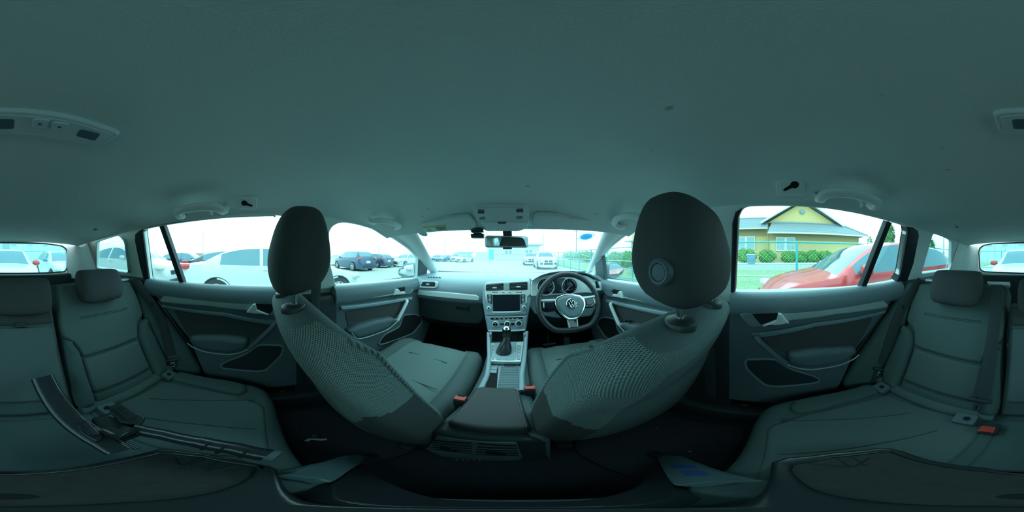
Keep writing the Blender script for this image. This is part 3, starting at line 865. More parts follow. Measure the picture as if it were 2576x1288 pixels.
gb = plate('glove_box', py([(1046, 746), (1140, 756), (1214, 762), (1219, 800), (1206, 816), (1130, 812), (1050, 796)], 1.07), m_black, dash, unit((0, -1, 0)), th=.05, bev=.012, off=.0, rnd=.02)
plate('glove_box_latch', py([(1146, 769), (1180, 771), (1181, 782), (1150, 778)], 1.07), m_gloss, gb, (0, -1, 0), th=.01, bev=.002, off=.006, rnd=.004)
box('footwell_light', ony(1103, 806, 1.25), (.03, .01, .012), m_red, dash, bev=.003)
# ---- centre stack, on its own leaning plane
CS0 = V((0, 1.06, 1.04)); NC = unit((0, -.33, .10))
def cs(l, o=0.): return [on(a, b, CS0 + NC * o, NC) for a, b in l]
stack = plate('centre_stack', cs([(1213, 722), (1219, 712), (1226, 709), (1329, 705), (1337, 708), (1337, 748), (1330, 792), (1324, 833), (1226, 835), (1219, 797), (1213, 760)]), m_dash, dash, NC, th=.16, bev=.012, off=-.002, rnd=.012)
fas = plate('silver_fascia', cs([(1219, 721), (1223, 712), (1229, 710), (1328, 706), (1334, 709), (1335, 741), (1326, 746), (1326, 764), (1225, 766), (1220, 742)]), m_silver, stack, NC, th=.02, bev=.004, off=.006, rnd=.010,
            holes=[cs([(1223, 717), (1267, 713), (1267, 730), (1223, 732)]), cs([(1281.5, 712.5), (1327, 710), (1327, 729.5), (1281.5, 730.5)])], hrnd=.006)
for q in (cs([(1223, 717), (1267, 713), (1267, 730), (1223, 732)]), cs([(1281.5, 712.5), (1327, 710), (1327, 729.5), (1281.5, 730.5)])):
    v_ = plate('vent_recess', q, m_void, stack, NC, th=.004, bev=0, off=.000)
    slats(v_, q, 5, m_dark, NC, .006)
    c = sum(q, V()) / 4 - V((0, 0, .004))
    box('vent_tab', c + NC * .012, (.028, .008, .008), m_silver, v_, bev=.002)
plate('hazard_switch', cs([(1268.5, 713), (1280.5, 712.5), (1280.5, 730), (1268.5, 730.5)]), m_dash, stack, NC, th=.01, bev=.002, off=.010, rnd=.003)
st_ = plate('parking_sticker', cs([(1261, 732.5), (1289, 732), (1289, 739), (1261, 739.5)]), m_paper, stack, NC, th=.002, bev=.0, off=.008)
for x0, x1, m_ in ((1263, 1270, m_red), (1279, 1286, m_blue)):
    plate('print', cs([(x0, 735), (x1, 735), (x1, 736.6), (x0, 736.6)]), m_, st_, NC, th=.001, bev=0, off=.0088)
for x0, x1 in ((1238, 1253), (1298, 1314)):
    for k in range(5):
        plate('vent_marking', cs([(x0 + k * (x1 - x0) / 5, 734.5), (x0 + (k + .7) * (x1 - x0) / 5, 734.4), (x0 + (k + .7) * (x1 - x0) / 5, 736.5), (x0 + k * (x1 - x0) / 5, 736.6)]), m_black, stack, NC, th=.001, bev=0, off=.0066)
dsp = plate('radio', cs([(1225, 741), (1321, 740), (1324, 790), (1223, 792)]), m_dash, stack, NC, th=.02, bev=.003, off=.010, rnd=.004)
plate('screen', cs([(1240, 741.5), (1307.5, 740.5), (1308, 782), (1241, 783)]), m_screen, dsp, NC, th=.008, bev=.001, off=.013, rnd=.002)
plate('screen_lip', cs([(1240, 783), (1310, 781.5), (1310, 785.5), (1240, 787)]), m_silver, dsp, NC, th=.008, bev=.001, off=.0135)
for xa, xb, sgn in ((1226, 1238.5, 0), (1309, 1321, 1)):
    pts_ = [(xa, 741), (xb, 741), (xb, 765), (xa + (2 if not sgn else -1), 761)] if not sgn else [(xa, 740.5), (xb, 740.5), (xb - 1, 760), (xa + 1, 765)]
    bp_ = plate('button_panel', cs(pts_), m_black, dsp, NC, th=.006, bev=.001, off=.0115, rnd=.003)
    for k in range(6):
        y_ = 743.5 + k * 3.1
        plate('button_mark', cs([(xa + 4, y_), (xb - 3, y_), (xb - 3, y_ + 1.1), (xa + 4, y_ + 1.1)]), m_white, bp_, NC, th=.001, bev=0, off=.0121)
for x_, y_ in ((1230.5, 775), (1318.5, 773)):
    kb = lathe('radio_knob', cs([(x_, y_)])[0] + NC * .008, NC, [(.012, 0), (.0115, .010), (.009, .012), (.0, .012)], m_silver, dsp, n=20)
    lathe('knob_cap', cs([(x_, y_)])[0] + NC * .0195, NC, [(.0065, 0), (.0062, .0012), (.0, .0014)], m_black, kb, n=16)
clim = plate('climate_panel', cs([(1224, 796), (1326, 794), (1322, 829), (1229, 831)]), m_dash, stack, NC, th=.02, bev=.004, off=.012, rnd=.008)
plate('climate_lip', cs([(1229, 829.5), (1321, 827.5), (1319, 831.5), (1231, 833)]), m_silver, clim, NC, th=.012, bev=.003, off=.02)
cst = plate('button_strip', cs([(1235, 798.5), (1315.5, 796.5), (1315.5, 802), (1235, 804)]), m_gloss, clim, NC, th=.006, bev=.001, off=.0145, rnd=.002)
tube('bright_frame', [p + NC * .0145 for p in fillet(cs([(1234, 797.8), (1316, 795.8), (1316.4, 802.6), (1234.4, 804.8)]), .003)], .0011, m_silver, clim, n=6, closed=True)
for k in range(6):
    plate('button_mark', cs([(1244 + k * 11, 800.5), (1248 + k * 11, 800.4), (1248 + k * 11, 801.6), (1244 + k * 11, 801.7)]), m_white, cst, NC, th=.001, bev=0, off=.0150)
for x_, y_, r_ in ((1247, 815, .0195), (1276.5, 814, .0185), (1305, 813, .0195)):
    c_ = cs([(x_, y_)])[0]
    dl = lathe('climate_dial', c_ + NC * .01, NC, [(r_, 0), (r_, .012), (r_ - .003, .015), (r_ - .0045, .0135), (.0, .0135)], m_silver, clim, n=28)
    fc = lathe('dial_face', c_ + NC * .0236, NC, [(r_ - .0045, 0), (r_ - .006, .0012), (.0, .0012)], m_gloss, dl, n=24)
    u_, v_, n_ = basis(NC)
    for dv in (-.006, .006):
        box('dial_mark', c_ + NC * .0252 + v_ * dv, (.008, .0008, .0015), m_white, fc, bev=0)
for x0, x1 in ((1259, 1269), (1284, 1294)):
    plate('climate_button', cs([(x0, 812), (x1, 811.7), (x1, 817), (x0, 817.4)]), m_gloss, clim, NC, th=.006, bev=.001, off=.015, rnd=.002)
# ---- instrument cluster and its hood
YC = 1.028
hood_front = [(1339, 706), (1347, 700), (1362, 692), (1382, 686), (1405, 682.5), (1440, 681.5), (1470, 685), (1488, 691), (1502, 699), (1512, 706)]
hf = [ony(a, b, .995) for a, b in hood_front]
rows = []
for k in range(8):
    t = k / 7
    rows.append([V((p.x + (p.x - .35) * .10 * t, lerp(.995, 1.34, t), lerp(p.z, 1.052, t ** 1.4 if p.z > 1.05 else t))) for p in hf])
rows.insert(0, [V((p.x, p.y + .012, p.z - .010)) for p in hf])
rows.insert(0, [V((p.x, YC + .03, p.z - .006)) for p in hf])
grid('cluster_hood', rows, m_dash, dash)
clus = plate('instrument_cluster', py([(1336, 709), (1350, 700), (1375, 692), (1410, 687), (1450, 687), (1480, 694), (1497, 704), (1500, 738), (1470, 736), (1335, 745)], YC), m_silver, dash, unit((0, -1, .12)), th=.03, bev=.006, off=.0, rnd=.01)
plate('display', py([(1385, 701), (1420, 700), (1420, 737), (1385, 738)], YC), m_screen, clus, unit((0, -1, .12)), th=.006, bev=.001, off=.004)
NCl = unit((0, -1, .12))
for cx_, cy_, r_, dig in ((1372, 721.5, .057, 0), (1432, 720, .056, 1)):
    c_ = ony(cx_, cy_, YC)
    g = lathe('gauge', c_, NCl, [(r_, 0), (r_, .014), (r_ - .003, .017), (r_ - .006, .008), (.0, .008)], m_silver, clus, n=40)
    fc = lathe('gauge_face', c_ + NCl * .009, NCl, [(r_ - .006, 0), (r_ - .008, .001), (.0, .001)], m_screen, g, n=36)
    u_, v_, n_ = basis(NCl)
    for k in range(13):
        a = math.radians(225 - k * 270 / 12)
        p0 = c_ + NCl * .0112 + u_ * math.cos(a) * (r_ - .010) + v_ * math.sin(a) * (r_ - .010); p1 = c_ + NCl * .0112 + u_ * math.cos(a) * (r_ - .017) + v_ * math.sin(a) * (r_ - .017)
        tube('scale_mark', [p0, p1], .0009, m_white, fc, n=4)
    a = math.radians(225)
    tube('needle', [c_ + NCl * .013, c_ + NCl * .013 + u_ * math.cos(a) * .036 + v_ * math.sin(a) * .036], .0011, m_white, g, n=5)
    lathe('needle_hub', c_ + NCl * .012, NCl, [(.006, 0), (.005, .004), (.0, .004)], m_chrome, g, n=16)
plate('column_panel', py([(1330, 746), (1398, 742), (1480, 737), (1517, 738), (1517, 752), (1500, 772), (1486, 795), (1400, 800), (1345, 790), (1331, 770)], 1.05), m_dash, dash, unit((0, -1, .1)), th=.05, bev=.012, off=-.004, rnd=.015)
ls = lathe('light_switch', ony(1511, 745, 1.035), (0, -1, 0), [(.018, -.01), (.018, .006), (.014, .01), (.0, .01)], m_black, dash, n=24)

# ================================================================== STEERING WHEEL
SW = V((.362, .885, .923)); tl = math.radians(25)
Wn = V((0, -math.cos(tl), math.sin(tl))); Wv = V((0, math.sin(tl), math.cos(tl))); Wu = V((1, 0, 0))
def wpt(a, b, c=0.): return SW + Wu * a + Wv * b + Wn * c
wheel = thing('steering_wheel', SW, 'black leather steering wheel with round emblem and flat bottom in front of driver seat', 'steering wheel')
rim = []
for k in range(72):
    a = 2 * math.pi * k / 72
    x, y = .180 * math.cos(a), .180 * math.sin(a)
    if y < -.150: y = -.150 - (-.150 - y) * .35
    rim.append(wpt(x, y))
tube('rim', rim, .0165, m_leather, wheel, n=16, closed=True)
def onw(l, c=0.): return [on(a, b, SW + Wn * c, Wn) for a, b in l]
HUB = [(1397, 764), (1400, 749), (1419, 741), (1438, 739.5), (1460, 743), (1471, 754), (1473, 769), (1464, 792), (1450, 803), (1431, 804), (1419, 797), (1404, 781)]
hub3 = onw(HUB, .03)
hc = sum(hub3, V()) / len(hub3)
bez = plate('hub_bezel', [hc + (p - hc) * 1.045 for p in hub3], m_chrome, wheel, Wn, th=.05, bev=.006, off=.002, rnd=.02)
hub = plate('airbag_cover', [hc + (p - hc) * .975 for p in hub3], m_sill, wheel, Wn, th=.05, bev=.02, off=.008, rnd=.02, k=4)
lc = onw([(1438, 764)], .039)[0]
lg = lathe('emblem', lc, Wn, [(.0300, -.004), (.0305, .002), (.0285, .004), (.0265, .002), (.0, .002)], m_chrome, hub, n=40)
lathe('emblem_disc', lc + Wn * .0022, Wn, [(.0262, 0), (.0255, .001), (.0, .001)], m_gloss, lg, n=32)
lathe('emblem_inner_ring', lc + Wn * .003, Wn, [(.0215, 0), (.0215, .0016), (.0195, .0018), (.0195, .0), (.0215, 0)], m_chrome, lg, n=32)
def stroke(a, b):
    tube('emblem_stroke', [lc + Wn * .0042 + Wu * a[0] + Wv * a[1], lc + Wn * .0042 + Wu * b[0] + Wv * b[1]], .0016, m_chrome, lg, n=6, flat=(1.1, .6), up=Wn)
for sg in (-1, 1):
    stroke((sg * .0072, .0185), (sg * .0008, .0035))
    stroke((sg * .0175, .0095), (sg * .0075, -.0185)); stroke((sg * .0070, -.0185), (sg * .0005, -.0015))
for sg in (-1, 1):
    sp = plate('spoke', [wpt(sg * .085, .020), wpt(sg * .165, .022), wpt(sg * .172, .004), wpt(sg * .168, -.026), wpt(sg * .135, -.045), wpt(sg * .082, -.040)], m_gloss, wheel, Wn, th=.025, bev=.006, off=.006, rnd=.008)
    plate('spoke_trim', [wpt(sg * .075, .030), wpt(sg * .165, .030), wpt(sg * .165, .018), wpt(sg * .075, .014)], m_silver, sp, Wn, th=.02, bev=.004, off=.010, rnd=.003)
    plate('switch_pad', [wpt(sg * .098, .012), wpt(sg * .145, .012), wpt(sg * .150, -.012), wpt(sg * .125, -.030), wpt(sg * .098, -.026)], m_screen, sp, Wn, th=.01, bev=.003, off=.011, rnd=.006)
    plate('switch_edge', [wpt(sg * .148, .012), wpt(sg * .154, .012), wpt(sg * .156, -.014), wpt(sg * .150, -.022)], m_silver, sp, Wn, th=.01, bev=.002, off=.0125)
sp = plate('spoke', [wpt(-.032, -.085), wpt(.032, -.085), wpt(.030, -.158), wpt(-.030, -.158)], m_gloss, wheel, Wn, th=.025, bev=.006, off=.004, rnd=.004)
for sg in (-1, 1):
    plate('spoke_trim', [wpt(sg * .024, -.09), wpt(sg * .032, -.09), wpt(sg * .026, -.156), wpt(sg * .018, -.156)], m_silver, sp, Wn, th=.01, bev=.002, off=.008)
plate('spoke_trim', [wpt(-.02, -.147), wpt(.02, -.147), wpt(.018, -.156), wpt(-.018, -.156)], m_silver, sp, Wn, th=.01, bev=.002, off=.008)
tube('column', [wpt(0, 0, -.01), wpt(0, 0, -.20)], .055, m_black, wheel, n=20)
for sg, nm in ((-1, 'stalk'), (1, 'stalk')):
    tube(nm, [wpt(sg * .05, .01, -.055), wpt(sg * .12, .02, -.045), wpt(sg * .185, .03, -.03)], [.010, .008, .011], m_black, wheel, n=10, flat=(1, .8))
# pedals in the driver's footwell
pd = tag(thing('brake_pedal', (.30, 1.18, .35), 'dark brake pedal in the footwell under the steering wheel', 'pedal'))
box('pad', (.30, 1.17, .47), (.10, .02, .06), m_dark, pd, bev=.008, rot=(.5, 0, 0)); tube('arm', [V((.30, 1.18, .47)), V((.30, 1.28, .60)), V((.30, 1.40, .72))], .01, m_black, pd, n=8)
pd = thing('accelerator_pedal', (.45, 1.2, .33), 'narrow accelerator pedal at the right of the driver footwell', 'pedal')
box('pad', (.45, 1.2, .43), (.05, .02, .15), m_dark, pd, bev=.008, rot=(-.4, 0, 0)); tube('arm', [V((.45, 1.22, .45)), V((.45, 1.32, .58)), V((.45, 1.42, .66))], .009, m_black, pd, n=8)

# ================================================================== CENTRE CONSOLE
con = thing('centre_console', (.01, .6, .28), 'long centre console with gear lever plate and padded armrest between the front seats', 'console')
# body: a loft along the car
secs = [(.285, -.10, .115, .40, .565), (.30, -.112, .125, .30, .60), (.36, -.105, .118, .28, .612), (.52, -.095, .115, .28, .600), (.70, -.09, .118, .28, .612), (.90, -.095, .122, .28, .640), (.975, -.10, .128, .28, .655)]
rows = []
for y, x0, x1, z0, z1 in secs:
    r = .018
    rows.append([V((x0, y, z0)), V((x0, y, z1 - r * 2)), V((x0 + r * .4, y, z1 - r * .5)), V((x0 + r * 1.2, y, z1)), V((x1 - r * 1.2, y, z1)), V((x1 - r * .4, y, z1 - r * .5)), V((x1, y, z1 - r * 2)), V((x1, y, z0))])
grid('console_body', rows, m_dark, con, caps=True)
GP0 = V((0, .70, .632)); NG = unit((0, -.136, .99))
def gp(l, o=0.): return [on(a, b, GP0 + NG * o, NG) for a, b in l]
gpl = plate('gear_plate', gp([(1231.5, 863), (1318, 859.5), (1310.5, 911), (1232, 909.5)]), m_silver, con, NG, th=.02, bev=.003, off=.004, rnd=.006)
gin = plate('gear_surround', gp([(1244, 865), (1299, 862), (1298, 904), (1293, 906.5), (1249, 906), (1245, 901)]), m_dash, con, NG, th=.012, bev=.002, off=.0075, rnd=.008)
tube('bright_frame', [p + NG * .0075 for p in fillet(gp([(1244, 865), (1299.5, 862), (1298.5, 904), (1293, 907), (1249, 906.5), (1244.5, 901)]), .008)], .0013, m_silver, gin, n=6, closed=True)
for x0, x1, y0, y1 in ((1237.5, 1244, 869.5, 906), (1301.5, 1310, 870, 906)):
    bpn = plate('button_column', gp([(x0, y0), (x1, y0), (x1 - 1, y1), (x0 - (0 if x0 < 1250 else 1.5), y1)]), m_dash, con, NG, th=.008, bev=.001, off=.0065, rnd=.004)
    for k in range(3):
        yy_ = 876.5 + k * 8.3
        plate('button_mark', gp([(x0 + 1.6, yy_), (x1 - 2, yy_), (x1 - 2, yy_ + 1.4), (x0 + 1.6, yy_ + 1.4)]), m_white, bpn, NG, th=.001, bev=0, off=.0072)
for k, (px_, py_) in enumerate([(1295, 875.5), (1295, 884), (1294.5, 888.5), (1294, 892), (1289.5, 891), (1294, 894.5)]):
    plate('gear_letter', gp([(px_ - .9, py_ - .9), (px_ + .9, py_ - .9), (px_ + .9, py_ + .9), (px_ - .9, py_ + .9)]), m_white, gin, NG, th=.001, bev=0, off=.0082)
# storage mouth ahead of the lever
plate('storage_mouth', [V((-.085, .945, .655)), V((.108, .945, .655)), V((.112, .965, .715)), V((-.09, .965, .715))], m_void, con, unit((0, -1, .2)), th=.005, bev=0, off=.0)
for sg, px_ in ((-1, -.086), (1, .108)):
    box('mouth_cheek', (px_, .935, .685), (.012, .05, .07), m_dash, con, bev=.004)
# gear lever
gl = thing('gear_lever', gp([(1268, 884)])[0], 'chrome topped gear lever with black leather boot on the centre console', 'gear lever')
gb0 = gp([(1250, 868), (1286, 866.5), (1286, 901), (1249, 900)])
gc = sum(gb0, V()) / 4
kb = V((gc.x + .012, .85, .726))
rows = []
for k in range(7):
    t = k / 6; row = []
    for j in range(28):
        a = 2 * math.pi * j / 28
        ca, sa = math.cos(a), math.sin(a)
        hx = lerp(.040, .016, t ** 1.15); hy = lerp(.052, .016, t ** .9)
        wr = 1 + .10 * math.sin(a * 5 + t * 4) * math.sin(math.pi * min(1, t * 1.1)) + .05 * math.sin(a * 9 - t * 7) * math.sin(math.pi * t)
        c_ = gc.lerp(kb, t)
        row.append(c_ + V((hx * wr * math.copysign(abs(ca) ** .7, ca), hy * wr * math.copysign(abs(sa) ** .7, sa), .004 * (1 - t))))
    rows.append(row)
grid('boot', rows, m_leather, gl, close_u=True, sub=1)
kd = unit((0, .06, 1))
lathe('knob', kb - kd * .004, kd, [(.013, 0), (.0165, .006), (.0215, .03), (.0232, .05), (.022, .064), (.018, .075), (.010, .081), (.0, .082)], m_gloss, gl, n=28)
plate('knob_inlay', [kb + V((-.010, -.0228, .012)), kb + V((.010, -.0228, .012)), kb + V((.009, -.0236, .055)), kb + V((.0, -.0215, .072)), kb + V((-.009, -.0236, .055))], m_chrome, gl, unit((0, -1, .15)), th=.004, bev=.001, off=.002, rnd=.004)
lathe('knob_cap', kb + kd * .064, kd, [(.0226, 0), (.0192, .010), (.0105, .0178), (.0, .0188)], m_chrome, gl, n=28)
lathe('knob_collar', kb - kd * .008, kd, [(.0155, 0), (.016, .006), (.0145, .010), (.0, .010)], m_silver, gl, n=24)
# tray between lever and armrest
ZT = .612
def tz(l, z=ZT): return [onz(a, b, z) for a, b in l]
tray = plate('tray', tz([(1233, 912), (1309, 913), (1311, 985), (1212, 980)]), m_dash, con, (0, 0, 1), th=.03, bev=.004, off=.004, rnd=.006)
sh = plate('roller_cover', tz([(1261, 918), (1304, 918), (1306, 985), (1250, 985)]), m_sill, tray, (0, 0, 1), th=.01, bev=.002, off=.0055)
for k in range(14):
    y_ = 922 + k * 4.2
    tube('roller_rib', [p + V((0, 0, .0058)) for p in tz([(1260.5 - k * .7, y_), (1304.5, y_)])], .0012, m_sill, sh, n=5)
plate('roller_grip', tz([(1268, 917.5), (1298, 917.5), (1296, 923.5), (1270, 923.5)]), m_gloss, sh, (0, 0, 1), th=.012, bev=.004, off=.012, rnd=.006)
sl_ = plate('switch_well', tz([(1236, 914.5), (1254, 914.5), (1249, 985), (1218, 985)]), m_void, tray, (0, 0, 1), th=.004, bev=0, off=.0045)
plate('parking_brake_trim', tz([(1233, 921), (1253, 921.5), (1252, 929), (1231, 928.5)]), m_chrome, sl_, (0, 0, 1), th=.012, bev=.002, off=.011, rnd=.002)
plate('parking_brake_switch', tz([(1232.5, 927), (1251, 927.5), (1250, 933.5), (1231, 933)]), m_dash, sl_, (0, 0, 1), th=.012, bev=.002, off=.012, rnd=.002)
plate('hold_switch', tz([(1231, 934), (1250, 934.5), (1249, 942), (1229, 941)]), m_dash, sl_, (0, 0, 1), th=.012, bev=.002, off=.012, rnd=.002)
for sg, pts_ in ((0, [(1229, 836), (1231, 900), (1226, 945), (1206, 985)]), (1, [(1325, 834), (1319, 900), (1312, 945), (1313, 985)])):
    tube('console_rail', [p + V((0, 0, .0)) for p in [on(pts_[0][0], pts_[0][1], (0, .955, 0), (0, 1, 0)), gp([pts_[1]])[0] + V((0, 0, .004)), tz([pts_[2]])[0] + V((0, 0, .006)), tz([pts_[3]])[0] + V((0, 0, .006))]], .011, m_dash, con, n=10, flat=(1, .6), smooth_path=.03)
# armrest
ARM = tz([(1193, 975), (1211, 970), (1297, 974), (1307, 981), (1336, 1068), (1331, 1079), (1200, 1077), (1121, 1059)], .64)
arm = plate('armrest', ARM, m_armrest, con, (0, 0, 1), th=.045, bev=.014, off=0, rnd=.02, k=4)
for a, b in (((1205, 982), (1128, 1059)), ((1302, 985), (1326, 1074))):
    p0, p1 = tz([a, b], .6408)
    for k in range(26):
        tube('stitch', [p0.lerp(p1, k / 26), p0.lerp(p1, (k + .6) / 26)], .0009, m_stitch, arm, n=4)
# rear face of the console with two vents
YB = .282; NBk = unit((0, -1, .18))
face = plate('rear_face', [V((-.135, .29, .375)), V((.12, .29, .375)), V((.118, .29, .56)), V((.09, .29, .605)), V((-.10, .29, .605)), V((-.128, .29, .56))], m_black, con, (0, -1, 0), th=.06, bev=.02, off=.012, rnd=.02, k=4)
YB = .278
vp = plate('rear_vent_panel', py([(1098, 1095), (1300, 1112), (1316, 1150), (1306, 1157), (1110, 1146), (1072, 1128)], YB), m_dark, con, (0, -1, 0), th=.012, bev=.004, off=.004, rnd=.01)
for q in ([(1096, 1104), (1188, 1111), (1186, 1142), (1084, 1130)], [(1206, 1112), (1298, 1117), (1304, 1147), (1196, 1145)]):
    qq = py(q, YB)
    vr = plate('vent_recess', qq, m_void, vp, (0, -1, 0), th=.003, bev=0, off=.0047)
    slats(vr, qq, 5, m_dark, V((0, -1, 0)), .007, .003)
    c = sum(qq, V()) / 4
    box('vent_tab', c + V((0, -.012, -.006)), (.036, .01, .018), m_gloss, vr, bev=.003)
for k in range(5):
    lathe('indicator', ony(1152 + k * 14, 1154 + k * .6, YB) + V((0, -.004, 0)), (0, -1, 0), [(.0018, 0), (.0018, .001), (0, .0012)], m_white, vp, n=8)
# seat belt buckles beside the console
def buckle(loc, label, tilt=0, base=.40):
    b_ = thing('belt_buckle', (loc[0], loc[1], base), label, 'buckle', 'red topped belt buckles')
    box('stalk', (loc[0], loc[1], (loc[2] - .03 + base) / 2), (.03, .024, loc[2] - base - .03), m_black, b_, bev=.006)
    box('housing', (loc[0], loc[1], loc[2] - .03), (.036, .030, .05), m_black, b_, bev=.006)
    rb_ = box('release_button', (loc[0], loc[1] - .002, loc[2] - .004), (.034, .026, .012), m_red, b_, bev=.003)
    box('slot', (loc[0], loc[1] + .007, loc[2] + .0025), (.022, .004, .002), m_void, b_, bev=0)
    return b_
buckle(onz(1158, 1000, .645), 'red belt buckle left of the console armrest')
buckle(onz(1333, 973, .645), 'red belt buckle right of the console by driver seat')
# ================================================================== FITTINGS ON THE HEADLINER AND WINDSCREEN
OH0 = V((0, .605, 1.404)); NO = unit((0, -.075, -.195))
def oh(l, o=0.): return [on(a, b, OH0 + NO * o, NO) for a, b in l]
ovc = thing('overhead_console', OH0, 'pale grey overhead console with lamp and grilles above the mirror', 'console')
base_ = plate('console_shell', oh([(1188, 519), (1196, 512), (1325, 512), (1333, 519), (1331, 556), (1325, 572), (1303, 579), (1224, 579), (1203, 563), (1193, 540)]), m_lightp, ovc, NO, th=.03, bev=.008, off=.010, rnd=.012)
plate('console_face', oh([(1196, 521), (1202, 517), (1320, 517), (1326, 521), (1324, 551), (1209, 551), (1201, 540)], .0), m_lightp, ovc, NO, th=.02, bev=.003, off=.014, rnd=.008)
plate('sensor_flap', oh([(1208, 553), (1324, 553), (1320, 570), (1302, 576), (1228, 576)]), m_pillar, ovc, NO, th=.02, bev=.005, off=.015, rnd=.01)
plate('flap_grip', oh([(1252, 552), (1274, 552), (1272, 556), (1254, 556)]), m_dark, ovc, NO, th=.004, bev=.001, off=.0165)
for q in ([(1203, 520), (1219, 520), (1219, 530.5), (1203, 530.5)], [(1299, 518), (1316, 517.5), (1316, 527), (1299, 527.5)]):
    qq = oh(q); v_ = plate('grille', qq, m_lightp, ovc, NO, th=.004, bev=.0, off=.0145)
    for k in range(5):
        t0, t1 = (k + .2) / 5, (k + .75) / 5
        plate('grille_slot', [qq[0].lerp(qq[3], t0), qq[1].lerp(qq[2], t0), qq[1].lerp(qq[2], t1), qq[0].lerp(qq[3], t1)], m_void, v_, NO, th=.001, bev=0, off=.0153)
for q in ([(1206, 539), (1221, 538), (1221, 546), (1207, 546)], [(1299, 537), (1315, 537), (1314, 544), (1299, 544)]):
    plate('touch_lamp', oh(q), m_sill, ovc, NO, th=.003, bev=.001, off=.0148, rnd=.003)
# sun visors
VZ0 = V((0, .70, 1.355)); NV = unit((0, -.381, -.924))
def vz(l): return [on(a, b, VZ0, NV) for a, b in l]
visL = thing('sun_visor', vz([(1110, 565)])[0], 'grey folded sun visor with a printed warning label, passenger side', 'sun visor', 'sun visors')
plate('visor_panel', vz([(1015, 567), (1022, 562), (1104, 552), (1121, 546), (1180, 541), (1199, 566), (1187, 573), (1046, 585), (1030, 580)]), m_liner, visL, NV, th=.018, bev=.006, off=.010, rnd=.02)
lab = plate('warning_label', vz([(1064, 567), (1121, 561), (1132, 570), (1075, 578)]), m_paper, visL, NV, th=.001, bev=0, off=.0112)
plate('yellow_band', vz([(1064, 567), (1121, 561), (1124, 563.8), (1067.5, 570.2)]), m_yellow, lab, NV, th=.001, bev=0, off=.0118)
for k in range(4):
    t = k / 3
    plate('print_line', vz([(1096 + k * 1.5, 567.5 + k * 2.0), (1120 + k * 1.5, 564.7 + k * 2.0), (1120.3 + k * 1.5, 565.4 + k * 2.0), (1096.3 + k * 1.5, 568.2 + k * 2.0)]), m_seam, lab, NV, th=.0008, bev=0, off=.0122)
ring_ = ring_pts(vz([(1081, 573.3)])[0] + NV * .0122, NV, .010, 20, ry=.0065)
tube('symbol_ring', ring_, .0007, m_seam, lab, n=5, closed=True)
visR = thing('sun_visor', vz([(1440, 560)])[0], 'plain grey folded sun visor on the driver side', 'sun visor', 'sun visors')
plate('visor_panel', vz([(1345, 540), (1357, 537), (1419, 540), (1434, 546), (1532, 554), (1540, 560), (1534, 569), (1518, 581), (1338, 569)]), m_liner, visR, NV, th=.018, bev=.006, off=.010, rnd=.02)
for vo, pa in ((visL, (1190, 560)), (visR, (1348, 560))):
    tube('visor_pivot', [vz([pa])[0] - NV * .01, vz([pa])[0] + NV * .012], .006, m_lightp, vo, n=10)
# rear-view mirror
yawm = math.radians(14)
Mn = V((math.sin(yawm), -math.cos(yawm), -.045)).normalized()
Mc = V((.018, .80, 1.2712))
mu, mv, mn = basis(Mn)
mirr = thing('rear_view_mirror', Mc + V((0, 0, .06)), 'wide rear-view mirror hanging from the windscreen', 'mirror')
def mq(hw, hh): return [Mc + mu * a + mv * b for a, b in ((-hw, -hh), (hw, -hh), (hw * 1.0, hh), (-hw, hh))]
plate('housing', mq(.1085, .0298), m_lightp, mirr, Mn, th=.032, bev=.008, off=.0, rnd=.014)
plate('mirror_glass', mq(.1025, .0236), m_mirror, mirr, Mn, th=.004, bev=.001, off=.0025, rnd=.010)
box('sensor_pod', Mc + V((.0, .0, -.033)), (.045, .014, .010), m_dark, mirr, bev=.004)
tube('stem', [Mc + V((0, .03, .0)), Mc + V((0, .034, .02)), Mc + V((0, .012, .035))], .010, m_black, mirr, n=12)
box('foot', Mc + V((.0, .012, .037)), (.045, .06, .016), m_black, mirr, bev=.006, rot=(-.41, 0, 0))
# dash camera
dc = thing('dash_camera', ony(1198, 590, .79), 'small black dash camera hanging from the top of the windscreen', 'camera')
plate('bracket', [ony(a, b, .79) for a, b in [(1180, 573), (1214, 573), (1217, 584), (1186, 585)]], m_black, dc, (0, -1, .2), th=.012, bev=.002, off=0, rnd=.002)
tube('hinge', [ony(1191, 587, .79), ony(1212, 587, .79)], .0028, m_black, dc, n=8)
plate('body', [ony(a, b, .79) for a, b in [(1184, 588), (1217, 587.5), (1217, 598), (1209, 598.5), (1185, 598)]], m_black, dc, (0, -1, .1), th=.025, bev=.003, off=.004, rnd=.003)
plate('display', [ony(a, b, .79) for a, b in [(1186, 590.5), (1197, 590), (1197, 594), (1186, 594.5)]], m_sill, dc, (0, -1, .1), th=.002, bev=0, off=.0045)
plate('button_row', [ony(a, b, .79) for a, b in [(1209, 590.5), (1215, 590.3), (1215, 592.5), (1209, 592.8)]], m_sill, dc, (0, -1, .1), th=.002, bev=0, off=.0045)
